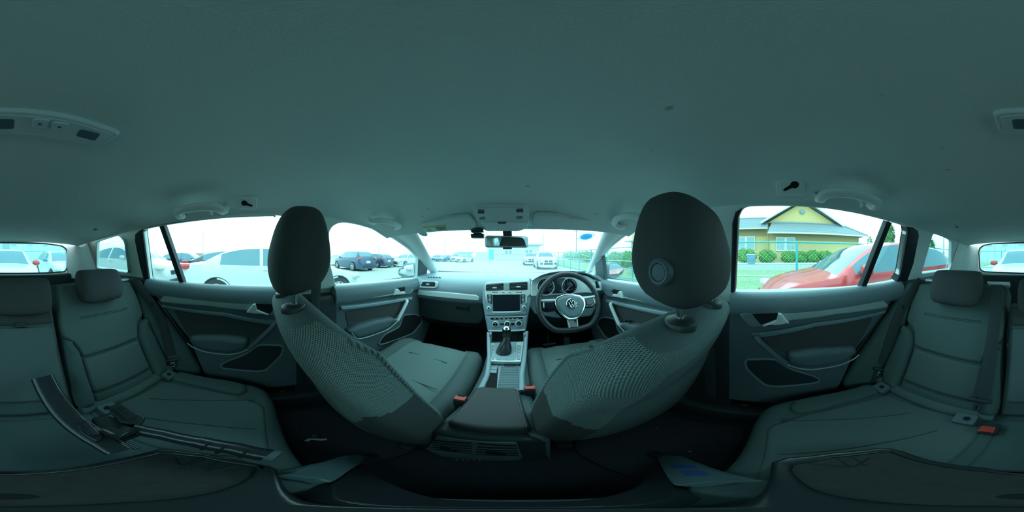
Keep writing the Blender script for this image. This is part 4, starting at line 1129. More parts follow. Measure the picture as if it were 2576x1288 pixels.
# stickers on the windscreen
def wsp(l, o): return [on(a, b, V(WS[0]) + NW * o, NW) for a, b in l]
stc = wsp([(1475, 595.5)], .004)[0]
def oval(rx, ry, o):
    return [stc + V((1, 0, 0)) * rx * math.cos(2 * math.pi * k / 36) + V((0, -.916, .40)) * ry * math.sin(2 * math.pi * k / 36) + NW * o for k in range(36)]
sk = thing('windscreen_sticker', stc, 'oval blue, white and red inspection sticker at the windscreen corner', 'sticker')
def annulus(name, o0, i0, m):
    n_ = len(o0)
    mesh(name, o0 + i0, [(k, (k + 1) % n_, n_ + (k + 1) % n_, n_ + k) for k in range(n_)], m, sk, smooth=False)
p_red, p_white, p_blue, p_pale = see_through_print('sticker_red', (.75, .12, .14)), see_through_print('sticker_white', (.85, .86, .88)), see_through_print('sticker_blue', (.05, .33, .60)), see_through_print('sticker_pale', (.55, .72, .78))
annulus('red_rim', oval(.0465, .048, 0), oval(.0445, .0455, 0), p_red)
annulus('white_band', oval(.0445, .0455, 0), oval(.034, .033, 0), p_white)
sheet('blue_field', oval(.034, .033, 0), p_blue, sk)
for r in range(3):
    for k in range(5):
        c = stc + V((1, 0, 0)) * (-.019 + k * .0095) + V((0, -.916, .40)) * (.012 - r * .012) + NW * .002
        sheet('print', [c + V((a, 0, 0)) + V((0, -.916, .40)) * b for a, b in ((-.003, -.0035), (.003, -.0035), (.003, .0035), (-.003, .0035))], p_pale, sk)
m_seal = mat('pale_green_seal', (.35, .55, .50), .6)
pc = wsp([(1064, 588)], .004)[0]
tag(plate('round_decal', [pc + V((1, 0, 0)) * .026 * math.cos(2 * math.pi * k / 24) + V((0, -.916, .40)) * .028 * math.sin(2 * math.pi * k / 24) for k in range(24)], m_seal, None, NW, th=.0008, bev=0), 'pale round decal under the passenger sun visor', 'sticker')

# grab handles along the roof edges
def cant(s, z, x=.525): return V((s * x, 0, z)), unit((-s * .70, 0, -.714))
def grab(s, z, px, label, hook=None, r=.0145):
    p0, n = cant(s, z - .012); path = [on(a, b, p0, n) for a, b in px]
    g = thing('grab_handle', path[len(path) // 2], label, 'handle', 'roof grab handles')
    m_ = len(path); pp = [path[0] - n * .012] + [p + n * (.010 + .036 * math.sin(math.pi * min(1, max(0, (i + .35) / (m_ - .3)))) ** .6) for i, p in enumerate(path)] + [path[-1] - n * .012]
    tube('grip', pp, r, m_grab, g, n=14, flat=(1.0, .85), up=n, pw=3.6, smooth_path=.02)
    if hook:
        h = on(*hook, p0, n)
        tube('coat_hook', [h - n * .006, h + n * .016, h + n * .018 + V((0, 0, -.010)), h + n * .010 + V((0, 0, -.018))], .0055, m_grab, g, n=8)
    return g
grab(-1, 1.39, [(460, 540), (453, 525), (464, 515), (490, 508), (518, 505), (545, 507), (558, 514), (566, 526)], 'grey roof grab handle above the left rear window', (534, 525))
grab(1, 1.39, [(2059, 495), (2066, 477), (2087, 469), (2115, 468), (2150, 475), (2178, 485), (2200, 497), (2191, 516)], 'grey roof grab handle above the right rear window', (2163, 504))
grab(-1, 1.372, [(929, 552), (937, 543), (955, 541), (978, 547), (996, 557), (991, 570)], 'grey roof grab handle above the left front window', r=.0125)
grab(1, 1.372, [(1572, 566), (1555, 551), (1566, 533), (1592, 525), (1616, 529), (1627, 541)], 'grey roof grab handle above the right front window', r=.0125)
# keyhole belt anchors in the headliner
def anchor(s, quad, circ, slot, r_, label):
    p0, n = cant(s, 1.379); q = [on(a, b, p0, n) for a, b in quad]; c = sum(q, V()) / 4
    t = thing('belt_anchor_plate', c, label, 'plate', 'keyhole plates in the headliner')
    pl = plate('frame', q, m_grab, t, n, th=.018, bev=.004, off=.006, rnd=.010)
    plate('inner_plate', [c + (p - c) * .74 for p in q], m_grab, t, n, th=.01, bev=.002, off=.009, rnd=.004)
    cc, ss = on(*circ, p0, n), on(*slot, p0, n)
    d = (ss - cc).normalized(); e = n.cross(d)
    key = [cc + d * r_ * math.cos(a) + e * r_ * math.sin(a) for a in [math.radians(x) for x in range(28, 333, 20)]] + [ss - e * r_ * .34, ss + d * r_ * .34, ss + e * r_ * .34]
    plate('keyhole', key, m_void, t, n, th=.002, bev=0, off=.0098)
anchor(-1, [(598, 491), (646, 494), (645, 528), (601, 526)], (615, 508), (634, 515), .0105, 'square keyhole belt plate beside the left rear grab handle')
anchor(1, [(1951, 445), (2025, 443), (2024, 492), (1952, 491)], (1998, 462), (1973, 475), .0115, 'square keyhole belt plate beside the right rear grab handle')
# dome lamp over the rear bench
LZ = 1.4445; ND_ = V((0, .004, -1)).normalized(); L0 = V((0, -.22, LZ))
def lz(l): return [on(a, b, L0, ND_) for a, b in l]
dome = thing('roof_lamp', L0, 'long grey roof reading lamp panel in the headliner above the rear bench', 'lamp')
plate('lamp_panel', lz([(2497, 284), (2502, 278), (2519, 275), (2576, 272), (2657, 276), (2747, 288), (2809, 305), (2868, 326), (2878, 333), (2832, 362), (2818, 363), (2731, 346), (2653, 333), (2576, 331), (2521, 331), (2513, 325)]), m_lightp, dome, ND_, th=.02, bev=.005, off=.009, rnd=.004)
plate('inner_panel', lz([(2514, 285), (2576, 280), (2655, 284), (2745, 296), (2806, 312), (2862, 332), (2822, 355), (2733, 339), (2655, 326), (2576, 324), (2527, 324)]), m_lightp, dome, ND_, th=.01, bev=.002, off=.0105, rnd=.004)
m_lens = mat('clear_lamp_lens', (.10, .17, .20), .1, coat=.6)
for q in ([(2766, 333), (2778, 315), (2830, 328), (2814, 346)], [(2545, 291), (2613, 290), (2611, 316), (2549, 316)]):
    plate('lens', lz(q), m_lens, dome, ND_, th=.005, bev=.001, off=.0115, rnd=.006)
for q in ([(2659, 289), (2702, 291), (2690, 313), (2655, 310)], [(2708, 296), (2752, 302), (2738, 320), (2704, 316)]):
    sw_ = plate('lamp_switch', lz(q), m_lightp, dome, ND_, th=.008, bev=.002, off=.0135, rnd=.004)
    c = sum(lz(q), V()) / 4
    lathe('switch_symbol', c + ND_ * .0136, ND_, [(.003, 0), (.0025, .0004), (0, .0004)], m_dark, sw_, n=12)
# small items at the back of the headliner
tag(box('stop_lamp', (-.10, TY + .03, 1.345), (.13, .012, .006), mat('dull_red_lens', (.22, .09, .08), .3), bev=.002), 'thin dark red stop lamp strip above the back window', 'lamp')
for (a, b), s, lb in (((240, 578), -1, 'small grey net hook in the headliner, left cargo side'), ((2407, 571), 1, 'small grey net hook in the headliner, right cargo side')):
    d_ = ray(a, b); tt = .2
    while tt < 2.5:
        p = CAM + d_ * tt
        if p.z > head_z(p.x, p.y) - .004 or abs(p.x) > side_x(p.z) - .01: break
        tt += .005
    h = thing('net_hook', p, lb, 'hook', 'cargo net hooks')
    box('cup', p, (.012, .035, .010), m_dark, h, bev=.004); box('tongue', p + V((0, .012, -.004)), (.008, .02, .004), m_lightp, h, bev=.001)

# ================================================================== SEAT BELTS
def tape(name, pts, m, parent, w_=.023, up=None, th=.0014):
    return tube(name, pts, 1, m, parent, n=8, flat=(w_, th), up=up, pw=6, smooth_path=.05)
def tongue(parent, p, d, n):
    d = unit(d); n = unit(n); e = n.cross(d).normalized()
    tube('tongue_grip', [p - e * .034, p + e * .034], .0095, m_black, parent, n=10, flat=(1, .75), up=n)
    q = [p + d * .012 - e * .011, p + d * .012 + e * .011, p + d * .05 + e * .011, p + d * .05 - e * .011]
    i_ = [p + d * .024 - e * .006, p + d * .024 + e * .006, p + d * .041 + e * .006, p + d * .041 - e * .006]
    plate('tongue_blade', q, m_chrome, parent, n, th=.003, bev=.0006, off=.002, rnd=.003, holes=[i_], hrnd=.001)
for s, px, tg, low, lb in ((-1, [(338, 706), (366, 740), (398, 782), (416, 830), (431, 892)], (434, 903), [(436, 908), (425, 935), (418, 958)], 'black rear seat belt hanging at the left side of the bench'),
                           (1, [(2314, 706), (2283, 745), (2258, 790), (2240, 845), (2219, 914)], (2214, 926), [(2210, 932), (2202, 958), (2192, 982)], 'black rear seat belt hanging at the right side of the bench')):
    n_ = nS if s < 0 else V((-nS.x, nS.y, nS.z)); p0 = S1 if s < 0 else V((-S1.x, S1.y, S1.z))
    f = lambda q: on(q[0], q[1], p0, n_) + n_ * .018
    b_ = thing('seat_belt', f(px[2]), lb, 'seat belt', 'rear seat belts')
    tape('strap', [f(q) for q in px], m_belt, b_, up=n_)
    tape('lower_strap', [f(q) for q in low], m_belt, b_, up=n_, w_=.02)
    tongue(b_, f(tg) + n_ * .004, f(low[1]) - f(px[2]), n_)
    box('belt_stop', f(px[1]).lerp(f(px[2]), .6) + n_ * .003, (.006, .012, .024), m_black, b_, bev=.002)
cbp = lambda q: on(q[0], q[1], B0 + NB * .042, NB)
b_ = thing('seat_belt', cbp((2500, 760)), 'black centre seat belt running from the bench top down beside the folding armrest', 'seat belt', 'rear seat belts')
cpx = [(2508, 716), (2504, 770), (2497, 850), (2484, 940), (2466, 1000)]
tape('strap', [cbp(q) for q in cpx], m_belt, b_, up=NB)
tongue(b_, cbp((2463, 1008)), cbp((2455, 1030)) - cbp((2466, 990)), NB)
gd = [on(x, y, B0 + NB * .0, NB) for x, y in [(2484, 711), (2542, 713), (2540, 722), (2487, 719)]]
plate('belt_outlet', gd, m_silver, b_, NB, th=.03, bev=.003, off=.02, rnd=.004)
# rear buckle lying in the cushion
rbk = thing('belt_buckle', onz(2484, 1081, .565), 'red belt buckle lying in the rear cushion gap', 'buckle', 'red topped belt buckles')
c = onz(2484, 1081, .568)
box('housing', c + V((-.004, -.008, -.004)), (.042, .052, .026), m_black, rbk, bev=.007); box('release_button', c + V((0, .004, .007)), (.034, .030, .014), m_red, rbk, bev=.004); box('slot', c + V((0, .020, .0135)), (.022, .004, .002), m_void, rbk, bev=0)
# seat-back release handles on the bench top corners
for s, a in ((-1, (317, 707)), (1, (2337, 709))):
    pt = on(a[0], a[1], B0, NB)
    rh = box('release_handle', pt + V((0, -.015, .006)), (.055, .03, .010), m_silver, bench, bev=.004)
    box('release_tab', pt + V((0, -.015, .0115)), (.034, .016, .004), m_black, rh, bev=.002)
# front belts on the centre pillars
for s, lb in ((-1, 'black front seat belt on the left centre pillar'), (1, 'black front seat belt on the right centre pillar')):
    xa = s * .60
    b_ = thing('seat_belt', (s * .652, .25, 1.0), lb, 'seat belt', 'front seat belts')
    tape('strap', [V((s * .604, .262, 1.255)), V((s * .633, .255, 1.15)), V((s * .650, .25, 1.0)), V((s * .648, .235, .62)), V((s * .648, .232, .46))], m_belt, b_, up=(-s, 0, 0))
    tube('guide_loop', ring_pts(V((s * .606, .25, 1.262)), (-s, 0, .3), .027, 20, ry=.017), .004, m_chrome, b_, n=8, closed=True)
    box('guide_cover', V((s * .622, .25, 1.282)), (.02, .05, .05), m_lightp, b_, bev=.008)

# ================================================================== DOOR MIRRORS OUTSIDE
def door_mirror(outline, glass_, label, foot):
    y_ = 1.20
    P_ = [ony(a, b, y_) for a, b in outline]; c = sum(P_, V()) / len(P_)
    t = thing('door_mirror', c - V((0, 0, .06)), label, 'mirror', 'door mirrors')
    nrm = V((0, -1, 0))
    plate('housing', P_, m_sill, t, nrm, th=.10, bev=.018, off=0, rnd=.02, k=4)
    plate('mirror_glass', [ony(a, b, y_) for a, b in glass_], m_mirror, t, V((0, -1, .02)), th=.004, bev=.001, off=.004, rnd=.012)
    f0 = ony(*foot, y_)
    tube('arm', [f0 + V((0, .04, 0)), V((math.copysign(.715, c.x), 1.17, f0.z - .02))], .022, m_black, t, n=10)
door_mirror([(999, 690), (1001, 677), (1012, 666), (1026, 662), (1041, 661), (1046, 665), (1050, 699), (1046, 704), (1024, 702), (1007, 697)], [(1003, 687), (1008, 677), (1020, 668), (1040, 665), (1044, 696), (1030, 694)], 'blue grey left door mirror outside the passenger window', (1046, 699))
door_mirror([(1525, 698), (1529, 664), (1540, 660), (1553, 661), (1564, 668), (1573, 679), (1567, 690), (1553, 700), (1535, 705), (1527, 704)], [(1532, 692), (1534, 666), (1550, 664), (1564, 672), (1568, 678), (1556, 688)], 'blue grey right door mirror outside the driver window', (1530, 700))
# ================================================================== THINGS ON THE FLOOR AND BENCH
ZS = .598
def sz(l, z=ZS): return [onz(a, b, z) for a, b in l]
stool = thing('folding_stool', (0.06, .02, .29), 'black folding plastic step stool with worn tread standing under the camera', 'stool')
OUTL = sz([(696, 1179), (678, 1171), (600, 1155), (507, 1138), (440, 1131), (398, 1128), (354, 1140), (265, 1159), (147, 1179), (0, 1187), (-105, 1175), (-237, 1156), (-300, 1135), (-335, 1126), (-370, 1126), (-480, 1137), (-597, 1150), (-635, 1162), (-643, 1207), (-680, 1253)]) + [onz(1827, 1275, ZS), onz(1500, 1278, ZS), onz(1000, 1276, ZS), onz(800, 1268, ZS), onz(745, 1250, ZS), onz(708, 1209, ZS)]
IN = sz([(632, 1172), (640, 1180), (625, 1200), (575, 1225), (480, 1248), (300, 1264), (0, 1274), (-240, 1270), (-400, 1258), (-500, 1240), (-560, 1210), (-584, 1182), (-580, 1168), (-480, 1150), (-370, 1138), (-335, 1138), (-237, 1168), (-105, 1186), (0, 1196), (147, 1189), (265, 1172), (354, 1153), (400, 1141), (440, 1143), (507, 1150)])
rimo = plate('rim', OUTL, m_stool, stool, (0, 0, 1), th=.035, bev=.007, off=0, holes=[IN], hrnd=.0)
plate('tread', IN, m_stoolmat, stool, (0, 0, 1), th=.02, bev=0, off=-.006)
for q in ([(440, 1149), (455, 1172), (500, 1152)], [(430, 1186), (520, 1152)], [(520, 1184), (548, 1160)], [(520, 1186), (600, 1170)], [(-560, 1160), (-430, 1175), (-390, 1150)], [(-470, 1150), (-440, 1172)], [(-430, 1150), (-400, 1170)]):
    tube('tread_rib', [p + V((0, 0, -.005)) for p in sz(q)], .0012, m_stool, stool, n=6, smooth_path=.01)
for q in ((15, 1249), (-25, 1258)):
    c = onz(q[0], q[1], ZS - .005)
lathe('grip_hole', onz(15, 1249, ZS - .0055), (0, 0, 1), [(.012, 0), (.010, .0008), (0, .0008)], m_void, stool, n=20)
# front leg panel, sloping to the floor
LP0 = V((0, .03, .578)); NLg = unit((0, .29, .18))
def lp(l, o=0.): return [on(a, b, LP0 + NLg * o, NLg) for a, b in l]
m_leglit = mat('lit_leg_plastic', (.11, .185, .20), .32)  # black stool plastic with the teal light on the legs painted in
legs_ = []
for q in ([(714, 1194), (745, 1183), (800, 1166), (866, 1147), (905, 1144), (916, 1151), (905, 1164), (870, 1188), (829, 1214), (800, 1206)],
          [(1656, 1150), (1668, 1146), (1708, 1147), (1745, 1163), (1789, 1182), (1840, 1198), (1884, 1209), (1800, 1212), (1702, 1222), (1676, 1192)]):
    legs_.append(plate('leg', lp(q), m_leglit, stool, NLg, th=.02, bev=.004, off=.004, rnd=.004))
for a, b in (((912, 1150), -.215), ((1660, 1150), .30)):
    p = lp([a])[0]
    tube('foot', [p + V((0, -.005, 0)), V((p.x + (.01 if p.x > 0 else -.01), p.y + .03, .292))], .014, m_stool, stool, n=8)
for q in ([(1688, 1170), (1752, 1170), (1764, 1180), (1697, 1180)], [(1718, 1185), (1778, 1185), (1796, 1198), (1730, 1199)]):
    for k in range(3):
        a, b, c_, d = [V(x) for x in q]; t0, t1 = (k + .1) / 3, (k + .75) / 3
        lo = [a.lerp(d, t0), b.lerp(c_, t0), b.lerp(c_, t1), a.lerp(d, t1)]
        for j in range(5):
            s0, s1 = (j + .08) / 5, (j + .9) / 5
            r4 = [lo[0].lerp(lo[1], s0), lo[0].lerp(lo[1], s1), lo[3].lerp(lo[2], s1), lo[3].lerp(lo[2], s0)]
            plate('blue_print', lp([(v.x, v.y) for v in r4]), m_blue, legs_[1], NLg, th=.0006, bev=0, off=.0046)
arch = [(918, 1166), (930, 1180), (955, 1202), (1000, 1222), (1060, 1243), (1130, 1257), (1288, 1262), (1450, 1259), (1560, 1240), (1615, 1214), (1640, 1185), (1650, 1165)]
plate('leg_panel', lp(arch, -.004) + lp([(1690, 1205), (1700, 1250), (1560, 1272), (1288, 1276), (1000, 1274), (850, 1255), (835, 1218), (875, 1190)], -.004), m_stool, stool, NLg, th=.012, bev=.002, off=0)

# curved arm with ribbed pads, lying on the left of the bench
arm_ = thing('curved_clamp_arm', onz(260, 1085, .58), 'black curved plastic clamp arm with two ribbed pads and a tube on the rear bench', 'clamp')
def lift(l): return [onz(a, b, z) for a, b, z in l]
bl = lift([(106, 949, .775), (118, 975, .75), (140, 1012, .72), (172, 1050, .69), (214, 1084, .668), (262, 1112, .655), (302, 1136, .648)])
tube('curved_blade', bl, [.034, .033, .031, .029, .027, .025, .022], m_stool, arm_, n=14, flat=(1.0, .32), up=unit((.25, .55, .8)), pw=3.2)
tube('blade_lip', [p + V((-.024, .010, .004)) for p in bl], .006, m_stool, arm_, n=8)
n1 = unit((.1, .15, 1))
for q, z in (([(272, 1022), (306, 1012), (369, 1046), (352, 1068), (300, 1058)], .70), ([(188, 1066), (218, 1052), (266, 1097), (243, 1110), (207, 1092)], .69)):
    pad = plate('pad', [onz(a, b, z) for a, b in q], m_stool, arm_, n1, th=.022, bev=.005, off=0, rnd=.008)
    c = sum([onz(a, b, z) for a, b in q], V()) / len(q)
    P_ = [onz(a, b, z) for a, b in q]
    ins = [c + (p - c) * .70 for p in P_]
    for k in range(5):
        t = (k + .5) / 5
        tube('pad_rib', [ins[0].lerp(ins[1], t) + n1 * .001, ins[4 if len(ins) > 4 else 3].lerp(ins[2], t) * .5 + ins[3].lerp(ins[2], t) * .5 + n1 * .001], .0018, m_black, pad, n=6)
plate('bracket', [onz(a, b, .678) for a, b in [(228, 1052), (262, 1042), (330, 1062), (338, 1078), (290, 1105), (262, 1100)]], m_stool, arm_, n1, th=.03, bev=.006, off=0, rnd=.01)
tube('joint', [onz(268, 1080, .69), onz(300, 1092, .69), onz(322, 1080, .69)], [.017, .021, .020], m_stool, arm_, n=16)
p0_, p1_ = onz(362, 1084, .672), onz(300, 1106, .672)
tube('bolt_plate', [p0_, p1_], .010, m_gloss, arm_, n=10, flat=(1, .35))
lathe('bolt_head', p0_.lerp(p1_, .12) + V((0, 0, .004)), (0, 0, 1), [(.006, 0), (.005, .003), (0, .003)], m_chrome, arm_, n=12)
tp = lift([(335, 1078, .668), (410, 1093, .664), (501, 1112, .658)])
tube('tube_section', tp, .0195, m_stool, arm_, n=16)
tp2 = lift([(498, 1111, .658), (590, 1128, .652), (676, 1146, .648)])
tube('tube_sleeve', tp2, .0215, m_stool, arm_, n=16)
for t in (.2, .42, .72):
    q = tp2[0].lerp(tp2[2], t); d = (tp2[2] - tp2[0]).normalized()
    lathe('sleeve_groove', q, d, [(.0208, -.002), (.0218, -.002), (.0218, .002), (.0208, .002)], m_void, arm_, n=16)
tube('tube_cap', [tp2[2], tp2[2] + (tp2[2] - tp2[1]).normalized() * .012], .0224, m_dark, arm_, n=16)

# floor mats and litter
def fmat(name, pts, label):
    tag(plate(name, [V((x, y, .287)) for x, y in pts], m_mat, None, (0, 0, 1), th=.008, bev=.003, off=.004, rnd=.05), label, 'mat', 'carpet floor mats')
fmat('floor_mat', [(-.58, .08), (-.16, .08), (-.15, .36), (-.25, .50), (-.55, .50)], 'black carpet mat in the left rear footwell')
fmat('floor_mat', [(.58, .08), (.20, .08), (.19, .36), (.27, .50), (.55, .50)], 'black carpet mat in the right rear footwell')
fmat('floor_mat', [(-.58, .92), (-.16, .92), (-.16, 1.36), (-.58, 1.38)], 'black carpet mat in the passenger footwell')
fmat('floor_mat', [(.58, .92), (.18, .92), (.18, 1.34), (.58, 1.36)], 'black carpet mat under the pedals')
pp = [onz(a, b, .297) for a, b in [(770, 1110), (778, 1105), (792, 1105), (806, 1106), (822, 1105)]]
tag(tube('paper_scrap', pp, 1, mat('green_white_paper', (.45, .62, .55), .8), n=6, flat=(.006, .0008), up=(0, 0, 1)), 'twisted white paper scrap on the left rear floor mat', 'litter')
tag(tube('hair_band', ring_pts(onz(791, 1096, .297), (0, 0, 1), .006, 16), .0012, m_sill, n=6, closed=True), 'tiny grey ring lying beside the paper scrap', 'litter')
for i, (a, b, z) in enumerate([(768, 1017, .30), (748, 1075, .30), (1640, 1079, .297), (1652, 1078, .297), (1735, 1136, .297)]):
    lb = ['pale crumb near the left rear door sill', 'pale crumb on the left rear mat edge', 'pale crumb on the right rear mat, nearer the console', 'pale crumb on the right rear mat beside its twin', 'pale crumb behind the stool leg with blue print'][i]
    c = onz(a, b, z)
    tag(mesh('crumb', [c + V((random.uniform(-.004, .004), random.uniform(-.003, .003), random.uniform(0, .004))) for _ in range(6)], [(0, 1, 2), (1, 3, 2), (2, 3, 4), (3, 5, 4), (0, 4, 5), (0, 2, 4), (0, 5, 1), (1, 5, 3)], m_stitch), lb, 'crumb', 'crumbs on the floor')
# ================================================================== OUTSIDE: GROUND
m_gravel = mat('pale_gravel', (.46, .48, .44), .95, bump=.9, scale=14, vary=.45, spec=.1)
m_lawn = mat('rough_grass', (.26, .34, .19), .95, bump=.8, scale=6, vary=.5, spec=.1)
m_conc = mat('pale_concrete', (.48, .50, .48), .9, bump=.3, scale=8, vary=.12)
tag(mesh('ground', [(-260, -260, 0), (260, -260, 0), (260, 260, 0), (-260, 260, 0)], [(0, 1, 2, 3)], m_gravel, smooth=False), 'pale gravel ground of the car lot', kind='structure')
tag(box('lawn', (9.0, 8, .03), (7.4, 70, .10), m_lawn, bev=.01), 'grass strip beyond the mesh fence', 'grass', kind='stuff')
tag(box('garden_terrace', (27.5, 0, .31), (29, 70, .66), m_conc, bev=.02), 'raised concrete edged garden terrace under the yellow house', 'terrace', kind='structure')

# ================================================================== PARKED CARS
m_tyre = mat('tyre_rubber', (.025, .03, .035), .8)
m_alloy = mat('alloy_wheel', (.55, .60, .62), .35, metal=.6)
m_cglass = mat('parked_car_glass', (.05, .16, .20), .06, spec=.8, coat=.4)
m_lampw = mat('headlamp', (.60, .68, .72), .15, coat=.6)
m_lampr = mat('tail_lamp', (.55, .04, .05), .2, coat=.6)
m_grille = mat('car_grille', (.03, .05, .07), .4)
def paint(nm, c, r=.28): return mat('paint_' + nm, c, r, coat=.6, vary=.02, scale=3)
P_white, P_red, P_navy, P_black, P_silver, P_blue = paint('white', (.60, .62, .62)), paint('red', (.62, .05, .055)), paint('navy', (.030, .065, .13)), paint('black', (.02, .03, .045)), paint('silver', (.50, .56, .60)), paint('blue', (.10, .22, .36))
KIND = {
    'sedan': dict(L=4.69, W=1.81, top=[(0, .56), (.015, .66), (.05, .76), (.14, .88), (.27, .955), (.285, .97), (.40, 1.30), (.46, 1.405), (.54, 1.435), (.66, 1.41), (.76, 1.30), (.87, 1.06), (.90, 1.045), (.97, 1.0), (.99, .90), (1, .70)], cowl=.285, rf=.45, rr=.70, deck=.875, belt=(.93, 1.02), wh=(.165, .775), r=.33, bp=.56),
    'coupe_suv': dict(L=4.73, W=1.89, top=[(0, .62), (.012, .80), (.05, .95), (.14, 1.03), (.25, 1.08), (.27, 1.10), (.38, 1.46), (.45, 1.57), (.54, 1.60), (.66, 1.56), (.82, 1.36), (.93, 1.17), (.96, 1.10), (.99, 1.0), (1, .70)], cowl=.27, rf=.43, rr=.72, deck=.93, belt=(1.06, 1.16), wh=(.175, .78), r=.38, bp=.54),
    'suv': dict(L=4.5, W=1.86, top=[(0, .64), (.012, .84), (.05, .98), (.14, 1.05), (.25, 1.09), (.27, 1.11), (.38, 1.50), (.44, 1.60), (.56, 1.63), (.78, 1.60), (.88, 1.52), (.95, 1.20), (.975, 1.05), (.99, .9), (1, .65)], cowl=.27, rf=.42, rr=.885, deck=.955, belt=(1.03, 1.10), wh=(.185, .79), r=.36, bp=.55),
    'hatch': dict(L=4.2, W=1.78, top=[(0, .56), (.015, .68), (.05, .78), (.13, .89), (.235, .965), (.25, .98), (.37, 1.30), (.45, 1.42), (.56, 1.46), (.76, 1.42), (.87, 1.33), (.94, 1.08), (.97, .98), (.99, .88), (1, .62)], cowl=.25, rf=.43, rr=.87, deck=.945, belt=(.94, 1.02), wh=(.19, .80), r=.32, bp=.53),
    'mini': dict(L=3.84, W=1.72, top=[(0, .58), (.015, .74), (.05, .86), (.14, .94), (.275, 1.0), (.29, 1.01), (.38, 1.28), (.42, 1.37), (.52, 1.41), (.76, 1.39), (.88, 1.34), (.94, 1.06), (.97, .95), (.99, .85), (1, .62)], cowl=.29, rf=.41, rr=.885, deck=.945, belt=(.94, .97), wh=(.17, .81), r=.31, bp=.55),
}
PLAN = [(0, .66), (.008, .74), (.03, .84), (.08, .92), (.16, .965), (.28, .99), (.45, 1), (.75, .995), (.88, .965), (.95, .91), (.99, .82), (1, .74)]
CACHE = {}
def car_sections(kind):
    K = KIND[kind]; L, W = K['L'], K['W']; Hh = max(z for _, z in K['top'])
    ss = sorted(set([s for s, _ in K['top']] + [s for s, _ in PLAN] + [K['cowl'], K['rf'], K['rr'], K['deck'], K['bp'] - .009, K['bp'] + .009] + [k / 30 for k in range(31)]))
    ss = [s for i, s in enumerate(ss) if i == 0 or s - ss[i - 1] > .004]
    T = smooth_tab(K['top'], 400)
    rows = []
    for s in ss:
        zt = interp(T, s); w_ = W / 2 * interp(PLAN, s)
        zb = lerp(K['belt'][0], K['belt'][1], s)
        g = max(0, min(1, (zt - zb) / (Hh - zb))) if K['cowl'] < s < K['deck'] + .03 else 0
        wr = w_ * (.955 - .225 * g ** .8)
        z4 = min(zb, zt - .055 - .01 * g)
        z3 = zt - (.035 + .03 * g)
        z5 = min(z4 - .10, .80); z6 = min(.55, z5 - .03); z7 = min(.36, z6 - .03)
        half = [(0, zt), (.45 * wr, zt - .004), (.87 * wr, zt - .020 - .01 * (1 - g)), (wr, z3), (w_ * .975, z4), (w_, z5), (w_, z6), (w_ * .985, z7), (w_ * .95, .22), (.55 * w_, .19), (0, .19)]
        y = L / 2 - s * L
        ring = [V((x, y, z)) for x, z in half] + [V((-x, y, z)) for x, z in half[-2:0:-1]]
        rows.append(ring)
    return K, ss, rows
